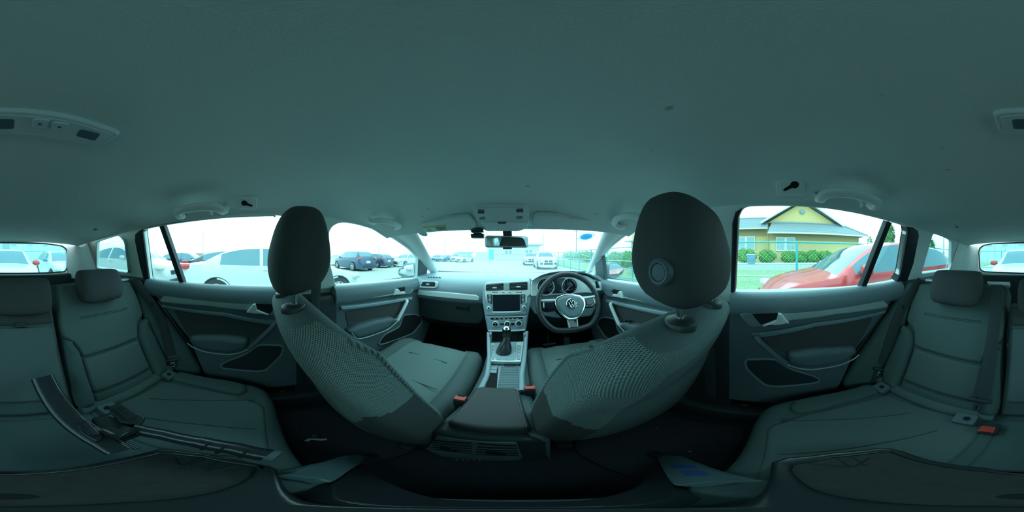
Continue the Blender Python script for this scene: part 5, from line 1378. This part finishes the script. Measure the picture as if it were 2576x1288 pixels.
def car(name, loc, yaw, kind, pm, label, rot=0., mirror_m=None, plate_txt=False, group='cars parked in the lot', detail=True):
    t = thing(name, loc, label, 'car', group, rot=(0, 0, math.radians(yaw)))
    key = (kind,)
    if kind not in CACHE: CACHE[kind] = car_sections(kind)
    K, ss, rows = CACHE[kind]; L, W = K['L'], K['W']; n = len(rows[0]); NH = 10
    def cls(i, j):
        sm = (ss[i] + ss[i + 1]) / 2; jj = j if j < NH else n - 1 - j
        if jj < 3:
            if K['cowl'] + .004 < sm < K['rf'] and jj < 2: return 'windscreen'
            if K['rr'] < sm < K['deck'] and jj < 2: return 'rear_window'
        if jj == 3:
            a, b = K['cowl'] + .055, K['rr'] + (K['deck'] - K['rr']) * .35
            zt = interp(K['top'], sm); 
            if a < sm < b and abs(sm - K['bp']) > .009:
                return ('side_window|%s%s' % ('r' if j < NH else 'l', 'f' if sm < K['bp'] else 'b'))
        return 'body'
    groups = {}
    for i in range(len(rows) - 1):
        for j in range(n):
            groups.setdefault(cls(i, j), []).append((i, j))
    ck = (kind, 'mesh')
    for g, cells in groups.items():
        mk = (kind, g, pm.name)
        nm = g.split('|')[0]
        if mk in CACHE:
            o = bpy.data.objects.new(nm, CACHE[mk]); COL.objects.link(o); o.parent = t
        else:
            vs, fs, ids = [], [], {}
            def vid(i, j):
                k = (i, j % n)
                if k not in ids: ids[k] = len(vs); vs.append(rows[i][j % n])
                return ids[k]
            for i, j in cells: fs.append((vid(i, j), vid(i, j + 1), vid(i + 1, j + 1), vid(i + 1, j)))
            if g == 'body':
                fs.append(tuple(vid(0, j) for j in range(n))[::-1]); fs.append(tuple(vid(len(rows) - 1, j) for j in range(n)))
            o = mesh(nm, vs, fs, pm if g == 'body' else m_cglass, t, local=True, sharp=40)
            CACHE[mk] = o.data
    def shared(nm, key, build, loc_=(0, 0, 0), rot_=None, parent=None):
        if key in CACHE:
            o = bpy.data.objects.new(nm, CACHE[key]); COL.objects.link(o); o.parent = parent or t
        else:
            o = build(parent or t); CACHE[key] = o.data
        o.location = loc_
        if rot_: o.rotation_euler = rot_
        return o
    r = K['r']
    for s_ in K['wh']:
        y = L / 2 - s_ * L; wx = W / 2 * interp(PLAN, s_)
        for sd in (-1, 1):
            shared('wheel_arch', ('arch', r), lambda p: lathe('wheel_arch', (0, 0, 0), (1, 0, 0), [(r + .055, -.02), (r + .055, .004), (r + .045, .012), (r + .03, .0), (0, .0)], m_rubber, p, n=32, local=True), (sd * wx, y, r), (0, 0, 0 if sd > 0 else math.pi))
            wl = shared('wheel', ('rim', r), lambda p: lathe('wheel', (0, 0, 0), (1, 0, 0), [(r * .70, -.1), (r * .70, .024), (r * .64, .030), (r * .60, .012), (r * .2, .010), (r * .17, .024), (0, .026)], m_grille, p, n=32, local=True), (sd * wx, y, r), (0, 0, 0 if sd > 0 else math.pi))
            tg_ = shared('tyre', ('tyre', r), lambda p: lathe('tyre', (0, 0, 0), (1, 0, 0), [(r * .69, -.15), (r, -.14), (r, .0), (r * .95, .022), (r * .72, .026), (r * .69, .015)], m_tyre, p, n=32, local=True), (0, 0, 0), None, wl)
            for k in range(5):
                a = 2 * math.pi * k / 5 + .3
                shared('spoke', ('spoke', r, k), lambda p: tube('spoke', [V((.026, math.cos(a) * r * .12, math.sin(a) * r * .12)), V((.024, math.cos(a) * r * .66, math.sin(a) * r * .66))], r * .085, m_alloy, p, n=6, flat=(1, .35), up=(1, 0, 0), local=True), (0, 0, 0), None, wl)
            shared('rim_edge', ('rimedge', r), lambda p: tube('rim_edge', ring_pts((.026, 0, 0), (1, 0, 0), r * .67, 32), r * .035, m_alloy, p, n=6, closed=True, local=True), (0, 0, 0), None, wl)
    if detail:
        zh = interp(K['top'], .05) - .10
        for sd in (-1, 1):
            w0 = W / 2 * interp(PLAN, .03); w1 = W / 2 * interp(PLAN, .10)
            def hl(p, sd=sd):
                return box('headlight', (sd * (W / 2 * .80), L / 2 - .20, zh - .01), (W * .16, .36, .12), m_lampw, p, bev=.05, local=True, rot=(.10, 0, -sd * .62), seg=3)
            shared('headlight', (kind, 'hl', sd), hl)
            w2 = W / 2 * interp(PLAN, .97)
            zt_ = min(interp(K['top'], .97) - .06, .98)
            def tlg(p, sd=sd):
                return box('tail_light', (sd * (W / 2 * .83), -L / 2 + .17, zt_), (W * .165, .30, .15), m_lampr, p, bev=.06, local=True, rot=(0, 0, sd * .50), seg=3)
            shared('tail_light', (kind, 'tl', sd), tlg)
            sc_ = K['cowl'] + .075; zb = lerp(K['belt'][0], K['belt'][1], sc_)
            mm = mirror_m or pm
            def mrr(p, sd=sd):
                c = V((sd * (W / 2 + .085), L / 2 - sc_ * L, zb + .055))
                rws = [[c + V((sd * x, y, z)) for y, z in srect(h * .06, h * .075, 16, 2.8)] for x, h in ((-.11, .55), (-.085, .95), (0, 1.0), (.06, .85), (.085, .45))]
                return grid('door_mirror', rws, mm, p, close_u=True, local=True, caps=True)
            shared('door_mirror', (kind, 'mir', sd, mm.name), mrr)
            def hdl(p, sd=sd): return box('door_handle', (sd * (W / 2 * .995), L / 2 - (K['bp'] - .03) * L, lerp(K['belt'][0], K['belt'][1], .55) - .09), (.03, .20, .028), pm, p, bev=.01, local=True)
            shared('door_handle', (kind, 'hd', sd, pm.name), hdl)
        zg = interp(K['top'], .02) - .16
        if kind in ('suv',):
            for sd in (-1, 1):
                shared('grille', (kind, 'gr', sd), lambda p, sd=sd: box('grille', (sd * .20, L / 2 - .012, zg + .02), (.30, .05, .17), m_grille, p, bev=.05, local=True))
            shared('lower_grille', (kind, 'lg'), lambda p: box('lower_grille', (0, L / 2 - .008, .50), (.80, .04, .16), m_grille, p, bev=.05, local=True))
            for sd in (-1, 1):
                shared('fog_intake', (kind, 'fi', sd), lambda p, sd=sd: box('fog_intake', (sd * .62, L / 2 - .03, .52), (.20, .10, .18), m_grille, p, bev=.04, local=True))
        else:
            shared('grille', (kind, 'gr'), lambda p: box('grille', (0, L / 2 - .012, zg), (W * .42, .05, .15), m_grille, p, bev=.05, local=True))
            shared('lower_grille', (kind, 'lg'), lambda p: box('lower_grille', (0, L / 2 - .006, .40), (W * .55, .04, .12), m_grille, p, bev=.04, local=True))
        shared('number_plate', (kind, 'np'), lambda p: box('number_plate', (0, -L / 2 - .004, .72), (.40, .012, .19), m_paper, p, bev=.004, local=True))
    shared('rear_bumper_insert', (kind, 'rb'), lambda p: box('rear_bumper_insert', (0, -L / 2 + .004, .36), (W * .62, .04, .12), m_grille, p, bev=.03, local=True))
    return t
car('white_sedan', (-4.44, .30, 0), 0, 'sedan', P_white, 'white sedan parked alongside, filling the left rear window')
car('white_coupe_suv', (-4.75, -5.05, 0), 0, 'coupe_suv', P_white, 'white coupe SUV parked right behind the nearest white sedan')
car('black_sedan', (-7.75, -1.35, 0), 0, 'sedan', P_black, 'black sedan showing only its roof behind the nearest white sedan')
car('white_hatchback', (-7.8, -6.6, 0), 0, 'hatch', P_white, 'white hatchback beyond the white coupe SUV')
car('navy_hatchback', (-10.8, -5.2, 0), 0, 'hatch', P_navy, 'navy hatchback in the third row on the left')
car('navy_suv', (-12.3, 7.9, 0), 90, 'suv', P_navy, 'navy SUV seen from behind through the left front window')
car('navy_hatchback', (-13.6, 11.7, 0), 90, 'hatch', P_navy, 'navy hatchback between the navy SUV and a white hatchback')
car('white_hatchback', (-12.0, 15.2, 0), 180, 'hatch', P_white, 'white hatchback facing the lane, rightmost in the left front window')
car('white_sedan', (-18.2, 9.6, 0), 90, 'sedan', P_white, 'white sedan half hidden behind the navy SUV')
car('blue_hatchback', (-17.6, 33.5, 0), 180, 'hatch', P_blue, 'distant blue hatchback, leftmost through the windscreen')
car('blue_sedan', (-15.2, 33.0, 0), 170, 'sedan', P_blue, 'distant blue sedan between a blue hatchback and a white sedan')
car('silver_suv', (-12.7, 33.5, 0), 180, 'suv', P_silver, 'distant silver SUV by the far white sedan')
car('white_sedan', (-10.0, 31.0, 0), 165, 'sedan', P_white, 'distant white sedan left of the low office building')
car('white_suv', (2.85, 16.2, 0), 180, 'suv', P_white, 'white SUV with twin grilles facing us by the mesh fence')
car('white_suv', (1.95, 22.5, 0), 180, 'suv', P_white, 'second white SUV hidden behind the white SUV by the fence')
car('red_hatchback', (2.72, -1.85, 0), 0, 'hatch', P_red, 'red hatchback parked alongside the right rear window')
car('white_compact_car', (.10, -5.05, 0), 0, 'mini', P_white, 'white compact car with red mirrors facing the back window', mirror_m=P_red)
car('white_hatchback', (-2.72, -7.9, 0), 0, 'hatch', P_white, 'white hatchback with blue mirrors left of the compact car behind', mirror_m=P_blue)

# ================================================================== FENCE, RAILS
m_teal = mat('teal_painted_steel', (.04, .36, .38), .45)
m_wire = mat('teal_coated_wire', (.22, .55, .55), .5)
m_pipe = mat('galvanised_pipe', (.50, .58, .60), .45, metal=.3)
def fence(name, a, b, h, label, step=2.0, wire=True, dia=.075):
    a, b = V(a), V(b); d = (b - a); ln = d.length; d.normalize()
    t = thing(name, a.lerp(b, .5), label, 'fence')
    npost = int(ln / step)
    up = V((0, 0, 1))
    first = None
    for k in range(npost + 1):
        p = a + d * (k * ln / npost)
        if first is None:
            first = tube('post', [V((0, 0, 0)), V((0, 0, h + .02))], .034, m_teal, t, n=8, local=True); o = first
        else:
            o = bpy.data.objects.new('post', first.data); COL.objects.link(o); o.parent = t
        o.location = p - wmat(t).translation
    tube('top_rail', [a + up * h, b + up * h], .024, m_teal, t, n=8)
    tube('bottom_rail', [a + up * .12, b + up * .12], .02, m_teal, t, n=8)
    vs, fs = [], []
    nrm = d.cross(up); r_ = .0022 if wire else .004
    st_ = dia * 1.414
    hh = h - .12
    k = -int(hh / st_) - 1
    while k * st_ < ln:
        for sg in (1, -1):
            x0, x1 = k * st_, k * st_ + hh
            z0, z1 = (.12, h) if sg > 0 else (h, .12)
            c0, c1 = max(0, x0), min(ln, x1)
            if c1 - c0 < .02: continue
            za, zb_ = lerp(z0, z1, (c0 - x0) / hh), lerp(z0, z1, (c1 - x0) / hh)
            pa, pb = a + d * c0 + up * za, a + d * c1 + up * zb_
            ax = (pb - pa).normalized(); e1 = nrm; e2 = ax.cross(nrm)
            b0 = len(vs)
            for p in (pa, pb):
                for an in (0, 2.094, 4.189): vs.append(p + e1 * r_ * math.cos(an) + e2 * r_ * math.sin(an))
            fs += [(b0, b0 + 1, b0 + 4, b0 + 3), (b0 + 1, b0 + 2, b0 + 5, b0 + 4), (b0 + 2, b0, b0 + 3, b0 + 5)]
        k += 1
    o = mesh('wire_mesh', vs, fs, m_wire, t, smooth=False); o['kind'] = 'stuff'
    return t
fence('mesh_fence', (4.75, 34, 0), (4.75, -15, 0), 1.60, 'teal chain-link fence along the right side of the lot')
fence('mesh_fence', (4.62, -15, 0), (-16, -15, 0), 1.62, 'teal chain-link fence across the back of the lot', dia=.11)
pr = thing('pipe_railing', (6.9, 0, .08), 'pale steel pipe railing behind the chain-link fence', 'railing')
for z in (.86, .34): tube('rail', [V((6.9, 26, z)), V((6.9, -14, z))], .03, m_pipe, pr, n=8)
for k in range(14):
    tube('post', [V((6.9, 25 - k * 3 + .85, .08)), V((6.9, 25 - k * 3 + .85, .92))], .035, m_pipe, pr, n=8)
bb = onx(1890, 655, 6.85)
tb = thing('blue_box', V((6.85, bb.y, .88)), 'blue utility box standing on the pipe railing', 'box')
box('case', V((6.85, bb.y, 1.08)), (.22, .34, .34), P_blue, tb, bev=.02); box('lid', V((6.85, bb.y, 1.26)), (.26, .38, .04), P_silver, tb, bev=.01)

# ================================================================== HOUSES
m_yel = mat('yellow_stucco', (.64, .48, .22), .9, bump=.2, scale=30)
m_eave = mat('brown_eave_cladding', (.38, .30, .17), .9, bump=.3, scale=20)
m_tile = mat('grey_roof_tile', (.25, .30, .32), .6, vary=.15, scale=12)
m_frame = mat('white_window_frame', (.75, .80, .80), .5)
m_hglass = mat('house_glass', (.25, .38, .40), .1, coat=.4)
def tiled(name, e0, e1, r0, r1, parent, pitch=.27):
    """a tiled roof slope from the eave e0-e1 up to the ridge r0-r1, its courses of pan tiles as waves and steps"""
    e0, e1, r0, r1 = V(e0), V(e1), V(r0), V(r1)
    nc = max(8, int((e1 - e0).length / pitch) * 6); nr = max(4, int((r0 - e0).length / .30))
    nrm = (e1 - e0).cross(r0 - e0).normalized()
    if nrm.z < 0: nrm = -nrm
    rows = []
    for i in range(nr + 1):
        for e in (0, 1):
            if i == nr and e: continue
            t = i / nr; row = []
            for j in range(nc + 1):
                s = j / nc
                p = e0.lerp(e1, s).lerp(r0.lerp(r1, s), t)
                row.append(p + nrm * (.035 * abs(math.sin(j / 6 * math.pi)) + (.03 if e else 0)))
            rows.append(row)
    return grid(name, rows, m_tile, parent, smooth=False)
def window(parent, q, n_, bars=True):
    fr = plate('window', q, m_frame, parent, n_, th=.10, bev=.01, off=.06)
    c = sum(q, V()) / 4
    for a, b in ((0, .48), (.52, 1)):
        tl_, tr_, br_, bl_ = q[0].lerp(q[1], a), q[0].lerp(q[1], b), q[3].lerp(q[2], b), q[3].lerp(q[2], a)
        cc = (tl_ + tr_ + br_ + bl_) / 4
        plate('pane', [cc + (p - cc) * .88 for p in (tl_, tr_, br_, bl_)], m_hglass, fr, n_, th=.02, bev=0, off=.065)
    if bars:
        for k in range(15):
            p0 = q[3].lerp(q[2], (k + .5) / 15); p1 = q[0].lerp(q[1], (k + .5) / 15)
            tube('guard_bar', [p0 + n_ * .16, p0.lerp(p1, .42) + n_ * .16], .012, m_frame, fr, n=5)
        for t in (0, .42):
            tube('guard_rail', [q[3].lerp(q[0], t) + n_ * .16, q[2].lerp(q[1], t) + n_ * .16], .018, m_frame, fr, n=5)
HX = 15.6
h1 = thing('yellow_house', (20, -2.5, .64), 'yellow single-storey house with grey tiled roof and gable beyond the fence', 'house')
nx = V((-1, 0, 0))
wr0, wr1 = onx(1937, 640, HX), onx(2160, 640, HX)
def rect(px0, px1, y0, y1, x): return [onx(px0, y0, x), onx(px1, y0, x), V((x, onx(px1, y0, x).y, onx(px1, y1, x).z)), V((x, onx(px0, y0, x).y, onx(px0, y1, x).z))]
ze_r = onx(1950, 586, HX).z
yl, yr = wr0.y, wr1.y
box('wall', (HX + 4.5, (yl + yr) / 2, (.6 + ze_r) / 2 + .1), (9, yl - yr, ze_r - .4), m_yel, h1, bev=.02)
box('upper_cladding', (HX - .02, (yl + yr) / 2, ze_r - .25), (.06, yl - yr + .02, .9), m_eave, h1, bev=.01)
XL = HX + 1.4
wl0 = onx(1800, 640, XL); yl2 = wl0.y
ze_l = onx(1870, 576, XL).z
box('wall', (XL + 4, (yl2 + yl) / 2, (.6 + ze_l) / 2 + .1), (8, yl2 - yl, ze_l - .4), m_yel, h1, bev=.02)
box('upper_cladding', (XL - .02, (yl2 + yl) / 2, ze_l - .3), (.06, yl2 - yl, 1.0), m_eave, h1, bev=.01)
def q4(px0, py0, px1, py1, x):
    a, b = onx(px0, py0, x), onx(px1, py0, x); c_, d = onx(px1, py1, x), onx(px0, py1, x)
    zt_, zb_ = (a.z + b.z) / 2, (c_.z + d.z) / 2
    return [V((x, a.y, zt_)), V((x, b.y, zt_)), V((x, b.y, zb_)), V((x, a.y, zb_))]
window(h1, q4(1952, 597, 2000, 631, HX - .05), nx)
window(h1, q4(1854, 595, 1899, 628, XL - .05), nx)
XE, XG = HX - .9, HX + 1.6
def rp(px, py, x): return onx(px, py, x)
ea, eb = rp(1931, 585, XE), rp(2184, 596, XE)
eb.z = ea.z
ga, gb_ = rp(1941, 561, XG), rp(2117, 567, XG); gb_.z = ga.z
tiled('lower_roof', ea, eb, ga, gb_, h1)
tube('eave_gutter', [ea + V((-.03, 0, -.03)), eb + V((-.03, 0, -.03))], .06, m_frame, h1, n=8)
# right hip and back slope
bk = V((XG + 6.5, gb_.y, gb_.z))
tiled('hip_roof', V((eb.x, eb.y, eb.z)), V((XG + 8, eb.y, eb.z)), gb_, bk, h1)
tube('hip_ridge', [eb + V((0, 0, .06)), gb_ + V((0, 0, .10))], .09, m_tile, h1, n=8)
tube('roof_course', [ga + V((-.05, .1, .06)), gb_ + V((-.05, -.1, .06))], .08, m_tile, h1, n=8)
# gable
apx = rp(2018, 505, XG); g0, g1 = rp(1925, 560, XG), rp(2112, 567, XG); g1.z = g0.z
plate('gable_wall', [g0 + V((.12, -.3, 0)), apx + V((.12, 0, -.25)), g1 + V((.12, .3, 0))], m_yel, h1, nx, th=.2, bev=0)
R1 = apx + V((9, 0, 0))
s0, s1 = rp(1914, 560, XG - .5), rp(2122, 568, XG - .5)
ap2 = apx + V((-.6, 0, .05))
tiled('gable_roof', s0, s0 + V((9, 0, 0)), ap2, R1, h1); tiled('gable_roof', s1, s1 + V((9, 0, 0)), ap2, R1, h1)
for e in (s0, s1):
    tube('verge_board', [e + V((-.05, 0, -.05)), ap2 + V((-.05, 0, -.05))], .10, m_frame, h1, n=4)
hx = rp(2018, 532, XG); lathe('gable_vent', hx + V((.08, 0, 0)), nx, [(.30, 0), (.30, .12), (.24, .15), (0, .15)], m_tile, h1, n=6)
# left wing roof
la, lb_ = rp(1780, 575, XL - .9), rp(1931, 575, XL - .9); lb_.z = la.z = rp(1870, 575, XL - .9).z
ra_, rb2 = rp(1790, 550, XL + 2.2), rp(1935, 550, XL + 2.2); ra_.z = rb2.z = rp(1870, 551, XL + 2.2).z
tiled('wing_roof', la, lb_, ra_, rb2, h1)
tube('eave_gutter', [la + V((-.03, 0, -.03)), lb_ + V((-.03, 0, -.03))], .06, m_frame, h1, n=8)
tube('wing_ridge', [ra_ + V((0, 0, .05)), rb2 + V((0, 0, .05))], .12, m_tile, h1, n=8)
tube('downpipe', [lb_ + V((.3, 0, -.1)), V((HX - .06, yl + .06, .7))], .05, m_eave, h1, n=6)
# second house, ahead on the right
h2 = thing('yellow_house', (20, 19, .1), 'taller yellow house seen through the right front window', 'house')
X2 = 17.0; y2 = onx(1588, 620, X2).y
box('wall', (X2 + 4, y2 - 4.5, 3.3), (8, 9, 6.6), m_yel, h2, bev=.02)
box('canopy', (X2 - .5, y2 - 4.5, onx(1595, 608, X2).z), (1.4, 9.4, .18), m_tile, h2, bev=.03)
window(h2, q4(1602, 580, 1630, 597, X2 - .05), nx, False)
tiled('roof', (X2 - .9, y2 + .6, 6.6), (X2 - .9, y2 - 9.6, 6.6), (X2 + 4, y2 - 1, 9.0), (X2 + 4, y2 - 8, 9.0), h2)
# office building at the far end of the lot
m_off = mat('pale_office_wall', (.60, .64, .62), .8, vary=.04, scale=2)
YO = 46.0
of = thing('office_building', (0, YO, 0), 'low pale office building with teal door at the far end of the lot', 'building')
x0, x1 = ony(1226, 630, YO).x, ony(1357, 630, YO).x; zt_ = ony(1290, 617, YO).z
box('wall', ((x0 + x1) / 2, YO + 3, zt_ / 2), (x1 - x0, 6, zt_), m_off, of, bev=.03)
box('roof_slab', ((x0 + x1) / 2 + .3, YO + 2.8, zt_ + .2), (x1 - x0 + 1.4, 7.4, .4), m_conc, of, bev=.05)
xa, xb = ony(1196, 640, YO).x, x0; zl = ony(1210, 634, YO).z
box('side_wing', ((xa + xb) / 2, YO + 2, zl / 2), (xb - xa, 4, zl), m_off, of, bev=.03)
def fq(p0, q0, p1, q1, y): return [ony(p0, q0, y), ony(p1, q0, y), ony(p1, q1, y), ony(p0, q1, y)]
ny = V((0, -1, 0))
m_teald = mat('teal_door_paint', (.10, .62, .66), .5)
plate('door', fq(1230, 628, 1242, 653, YO - .02), m_teald, of, ny, th=.1, bev=.01, off=.05)
for q in ((1270, 629, 1288, 641), (1321, 628, 1339, 641)):
    f_ = plate('window', fq(*q, YO - .02), m_frame, of, ny, th=.1, bev=.01, off=.06)
    a0 = fq(*q, YO - .02); c = sum(a0, V()) / 4
    for a, b in ((0, .48), (.52, 1)):
        tl_, tr_, br_, bl_ = a0[0].lerp(a0[1], a), a0[0].lerp(a0[1], b), a0[3].lerp(a0[2], b), a0[3].lerp(a0[2], a)
        cc = (tl_ + tr_ + br_ + bl_) / 4
        plate('pane', [cc + (p - cc) * .86 for p in (tl_, tr_, br_, bl_)], m_hglass, f_, ny, th=.02, bev=0, off=.07)
tube('wall_rail', [ony(1243, 640, YO - .1), ony(1334, 640, YO - .1)], .05, m_conc, of, n=6)
# distant sheds and the big hall behind
sh_ = thing('teal_roofed_shed', (-19, 70, 0), 'distant low shed with a bright teal roof', 'building')
xs0, xs1 = ony(1138, 640, 70).x, ony(1180, 640, 70).x
box('wall', ((xs0 + xs1) / 2, 73, .9), (xs1 - xs0, 6, 1.8), m_off, sh_, bev=.02)
plate('roof', [V((xs0 - .5, 69.5, 1.7)), V((xs1 + .5, 69.5, 1.7)), V((xs1 + 1.2, 74, 3.1)), V((xs0 + 1.2, 74, 3.1))], m_teald, sh_, unit((0, -.3, .95)), th=.15, bev=.02)
hall = thing('grey_hall', (2, -34, 0), 'large pale sheet-clad hall behind the back fence', 'building')
m_hall = mat('pale_sheet_cladding', (.50, .60, .60), .7, vary=.06, scale=1)
box('wall', (-2, -38, 4.6), (38, 8, 9.2), m_hall, hall, bev=.05)
for k in range(24):
    box('cladding_seam', (-20 + k * 1.6, -33.97, 4.5), (.06, .06, 9), m_pipe, hall, bev=0)
for k in range(8):
    f_ = box('window', (-15.5 + k * 3.4, -33.95, 3.55), (1.3, .08, .45), m_frame, hall, bev=.01); box('pane', (-15.5 + k * 3.4, -33.9, 3.55), (1.15, .04, .30), m_hglass, f_, bev=0)
box('door', (-.3, -33.93, 2.1), (1.4, .1, 3.4), m_hglass, hall, bev=.02)
cont = thing('container_stack', (-70, -27, 0), 'distant row of coloured cargo containers beyond the parked cars', 'container')
for k, m_ in enumerate((P_navy, P_white, paint('rust', (.38, .20, .18)), P_white)):
    box('container', (-70, -34 + k * 3.6, 1.3), (2.4, 3.2, 2.6), m_, cont, bev=.05)
# ================================================================== POLES
m_pole = mat('pole_concrete', (.38, .42, .42), .8)
def pole(px, base_d, top_py, label, arms=True):
    d_ = ray(px, 644); p = CAM + d_ * base_d; p.z = .085 if 5.2 < p.x < 12.8 and p.y < 43 else 0
    h = 1.2 + base_d * math.tan(math.radians((644 - top_py) * DEG))
    t = thing('utility_pole', p, label, 'pole', 'utility poles')
    tube('shaft', [p, p + V((0, 0, h))], [.16, .11], m_pole, t, n=10)
    if arms:
        e = V((d_.y, -d_.x, 0)).normalized()
        for dz in (.3, .9): tube('crossarm', [p + V((0, 0, h - dz)) - e * .8, p + V((0, 0, h - dz)) + e * .35], .05, m_pole, t, n=6)
        for q in (-.7, -.2, .3): lathe('insulator', p + e * q + V((0, 0, h - .3)), (0, 0, 1), [(.05, 0), (.06, .12), (0, .2)], m_frame, t, n=8)
pole(511, 62, 587, 'utility pole over the roof of the black sedan on the left')
pole(953, 80, 622, 'distant utility pole above the navy cars')
pole(1119, 75, 600, 'thin distant pole left of the teal roofed shed', False)
pole(1367, 70, 588, 'distant pole above the white SUV by the fence', False)
pole(1450, 34, 572, 'thick pole behind the chain-link fence right of the white SUV')
pole(389, 90, 624, 'faint distant pole above the white coupe SUV', False)
pole(2374, 30, 594, 'pale pole behind the red hatchback in the right cargo window', False)
# ================================================================== PLANTS
m_leaf1 = mat('hedge_leaf', (.10, .30, .035), .7, vary=.35, scale=14)
m_leaf2 = mat('tree_leaf', (.10, .22, .08), .8, vary=.35, scale=8)
m_bark = mat('tree_bark', (.10, .08, .05), .9)
def foliage(name, c, rx, ry, rz, n, leaf, m, parent, shape=2.0):
    rnd = random.Random(hash((round(c[0], 2), round(c[1], 2), n)) & 0xffff)
    vs, fs = [], []
    for _ in range(n):
        th, u = rnd.uniform(0, 2 * math.pi), rnd.uniform(-1, 1)
        q = math.sqrt(1 - u * u); rr = rnd.uniform(.72, 1.0) * (1 + .10 * math.sin(th * 3 + u * 5))
        d_ = V((q * math.cos(th), q * math.sin(th), u))
        p = V((c[0] + d_.x * rx * rr, c[1] + d_.y * ry * rr, c[2] + d_.z * rz * rr))
        if p.z < c[2] - rz * .92: continue
        nn = (d_ + V((rnd.uniform(-.7, .7), rnd.uniform(-.7, .7), rnd.uniform(-.4, .9)))).normalized()
        u_, v_, _n = basis(nn); a = rnd.uniform(0, 6.28); s_ = leaf * rnd.uniform(.6, 1.2)
        e1 = (u_ * math.cos(a) + v_ * math.sin(a)) * s_; e2 = (v_ * math.cos(a) - u_ * math.sin(a)) * s_ * .5
        b = len(vs); vs += [p - e1, p - e2, p + e1, p + e2]; fs.append((b, b + 1, b + 2, b + 3))
    return mesh(name, vs, fs, m, parent, smooth=False)
BUSH = [(1878, 654, .95, 'rounded green bush at the left of the hedge row, by the blue box'), (1930, 655, .85, 'rounded green bush left of the tall fence post'), (1985, 655, .78, 'rounded green bush just right of the tall fence post'), (2015, 656, .75, 'yellowish green rounded bush in the middle of the hedge row'), (2045, 655, .82, 'rounded green bush, second from the right of the hedge row'), (2077, 657, .80, 'rounded green bush at the right end of the hedge row')]
for px, py_, r_, lb in BUSH:
    c = onx(px, py_, 14.3)
    t = thing('round_bush', (c.x, c.y, .64), lb, 'bush', 'clipped bushes before the yellow house')
    foliage('foliage', (c.x, c.y, .64 + r_ * .62), r_ * .85, r_ * .95, r_ * .72, 2600, .07, m_leaf1, t)
    tube('stem', [V((c.x, c.y, .6)), V((c.x, c.y, 1.0))], .05, m_bark, t, n=6)
def tree(px, d0, base_z, top_py, rad, label, n=5000, leaf=.22, m=None):
    d_ = ray(px, 644); p = CAM + d_ * d0; p.z = base_z
    h = 1.2 + d0 * math.tan(math.radians((644 - top_py) * DEG)) - base_z
    t = thing('tree', p, label, 'tree', 'trees beyond the fence')
    tube('trunk', [p, p + V((0, 0, h * .6))], [.16, .08], m_bark, t, n=8)
    foliage('foliage', (p.x, p.y, base_z + h * .56), rad, rad, h * .46, n, leaf, m or m_leaf2, t)
tree(2234, 40, 0, 556, 1.75, 'tall narrow poplar left of the division bar behind the red car')
tree(2278, 42, 0, 568, 1.5, 'second tall poplar at the rear edge of the right window')
tree(2188, 26, .3, 592, .55, 'small sparse conifer at the corner of the yellow house', 700, .12)
tree(2342, 30, 0, 600, .8, 'small tree above the red car in the right cargo window', 900, .2)
for k, (px, d0, tp, rd, lb) in enumerate([(1548, 16.0, 634, .9, 'bushy green shrub behind the fence ahead of the right mirror'), (1577, 14.5, 632, .9, 'bushy green shrub beside the taller yellow house'), (1440, 38, 633, 2.6, 'distant green shrub behind the fence by the thick pole'), (1475, 30, 632, 2.2, 'distant green shrub at the right end of the windscreen view')]):
    d_ = ray(px, 644); p = CAM + d_ * d0; p.z = .085
    h = 1.2 + d0 * math.tan(math.radians((644 - tp) * DEG))
    t = thing('shrub', p, lb, 'bush', 'shrubs behind the fence')
    foliage('foliage', (p.x, p.y, h * .56), rd, rd, h * .46, 2600, .11, m_leaf1, t)
    tube('stem', [p, p + V((0, 0, h * .5))], .05, m_bark, t, n=6)
for k in range(3):
    d_ = ray(2555 - k * 26, 644); p = CAM + d_ * (24 + k * 2); p.z = 0
    t = thing('utility_pole', p, ['thin service pole behind the compact car, nearest its roof', 'thin service pole behind the compact car, the middle one', 'thin service pole behind the compact car by the rear pillar'][k], 'pole', 'utility poles')
    tube('shaft', [p, p + V((0, 0, 6))], .05, m_pole, t, n=8); tube('crossarm', [p + V((-.4, 0, 5.6)), p + V((.4, 0, 5.6))], .03, m_pole, t, n=6)
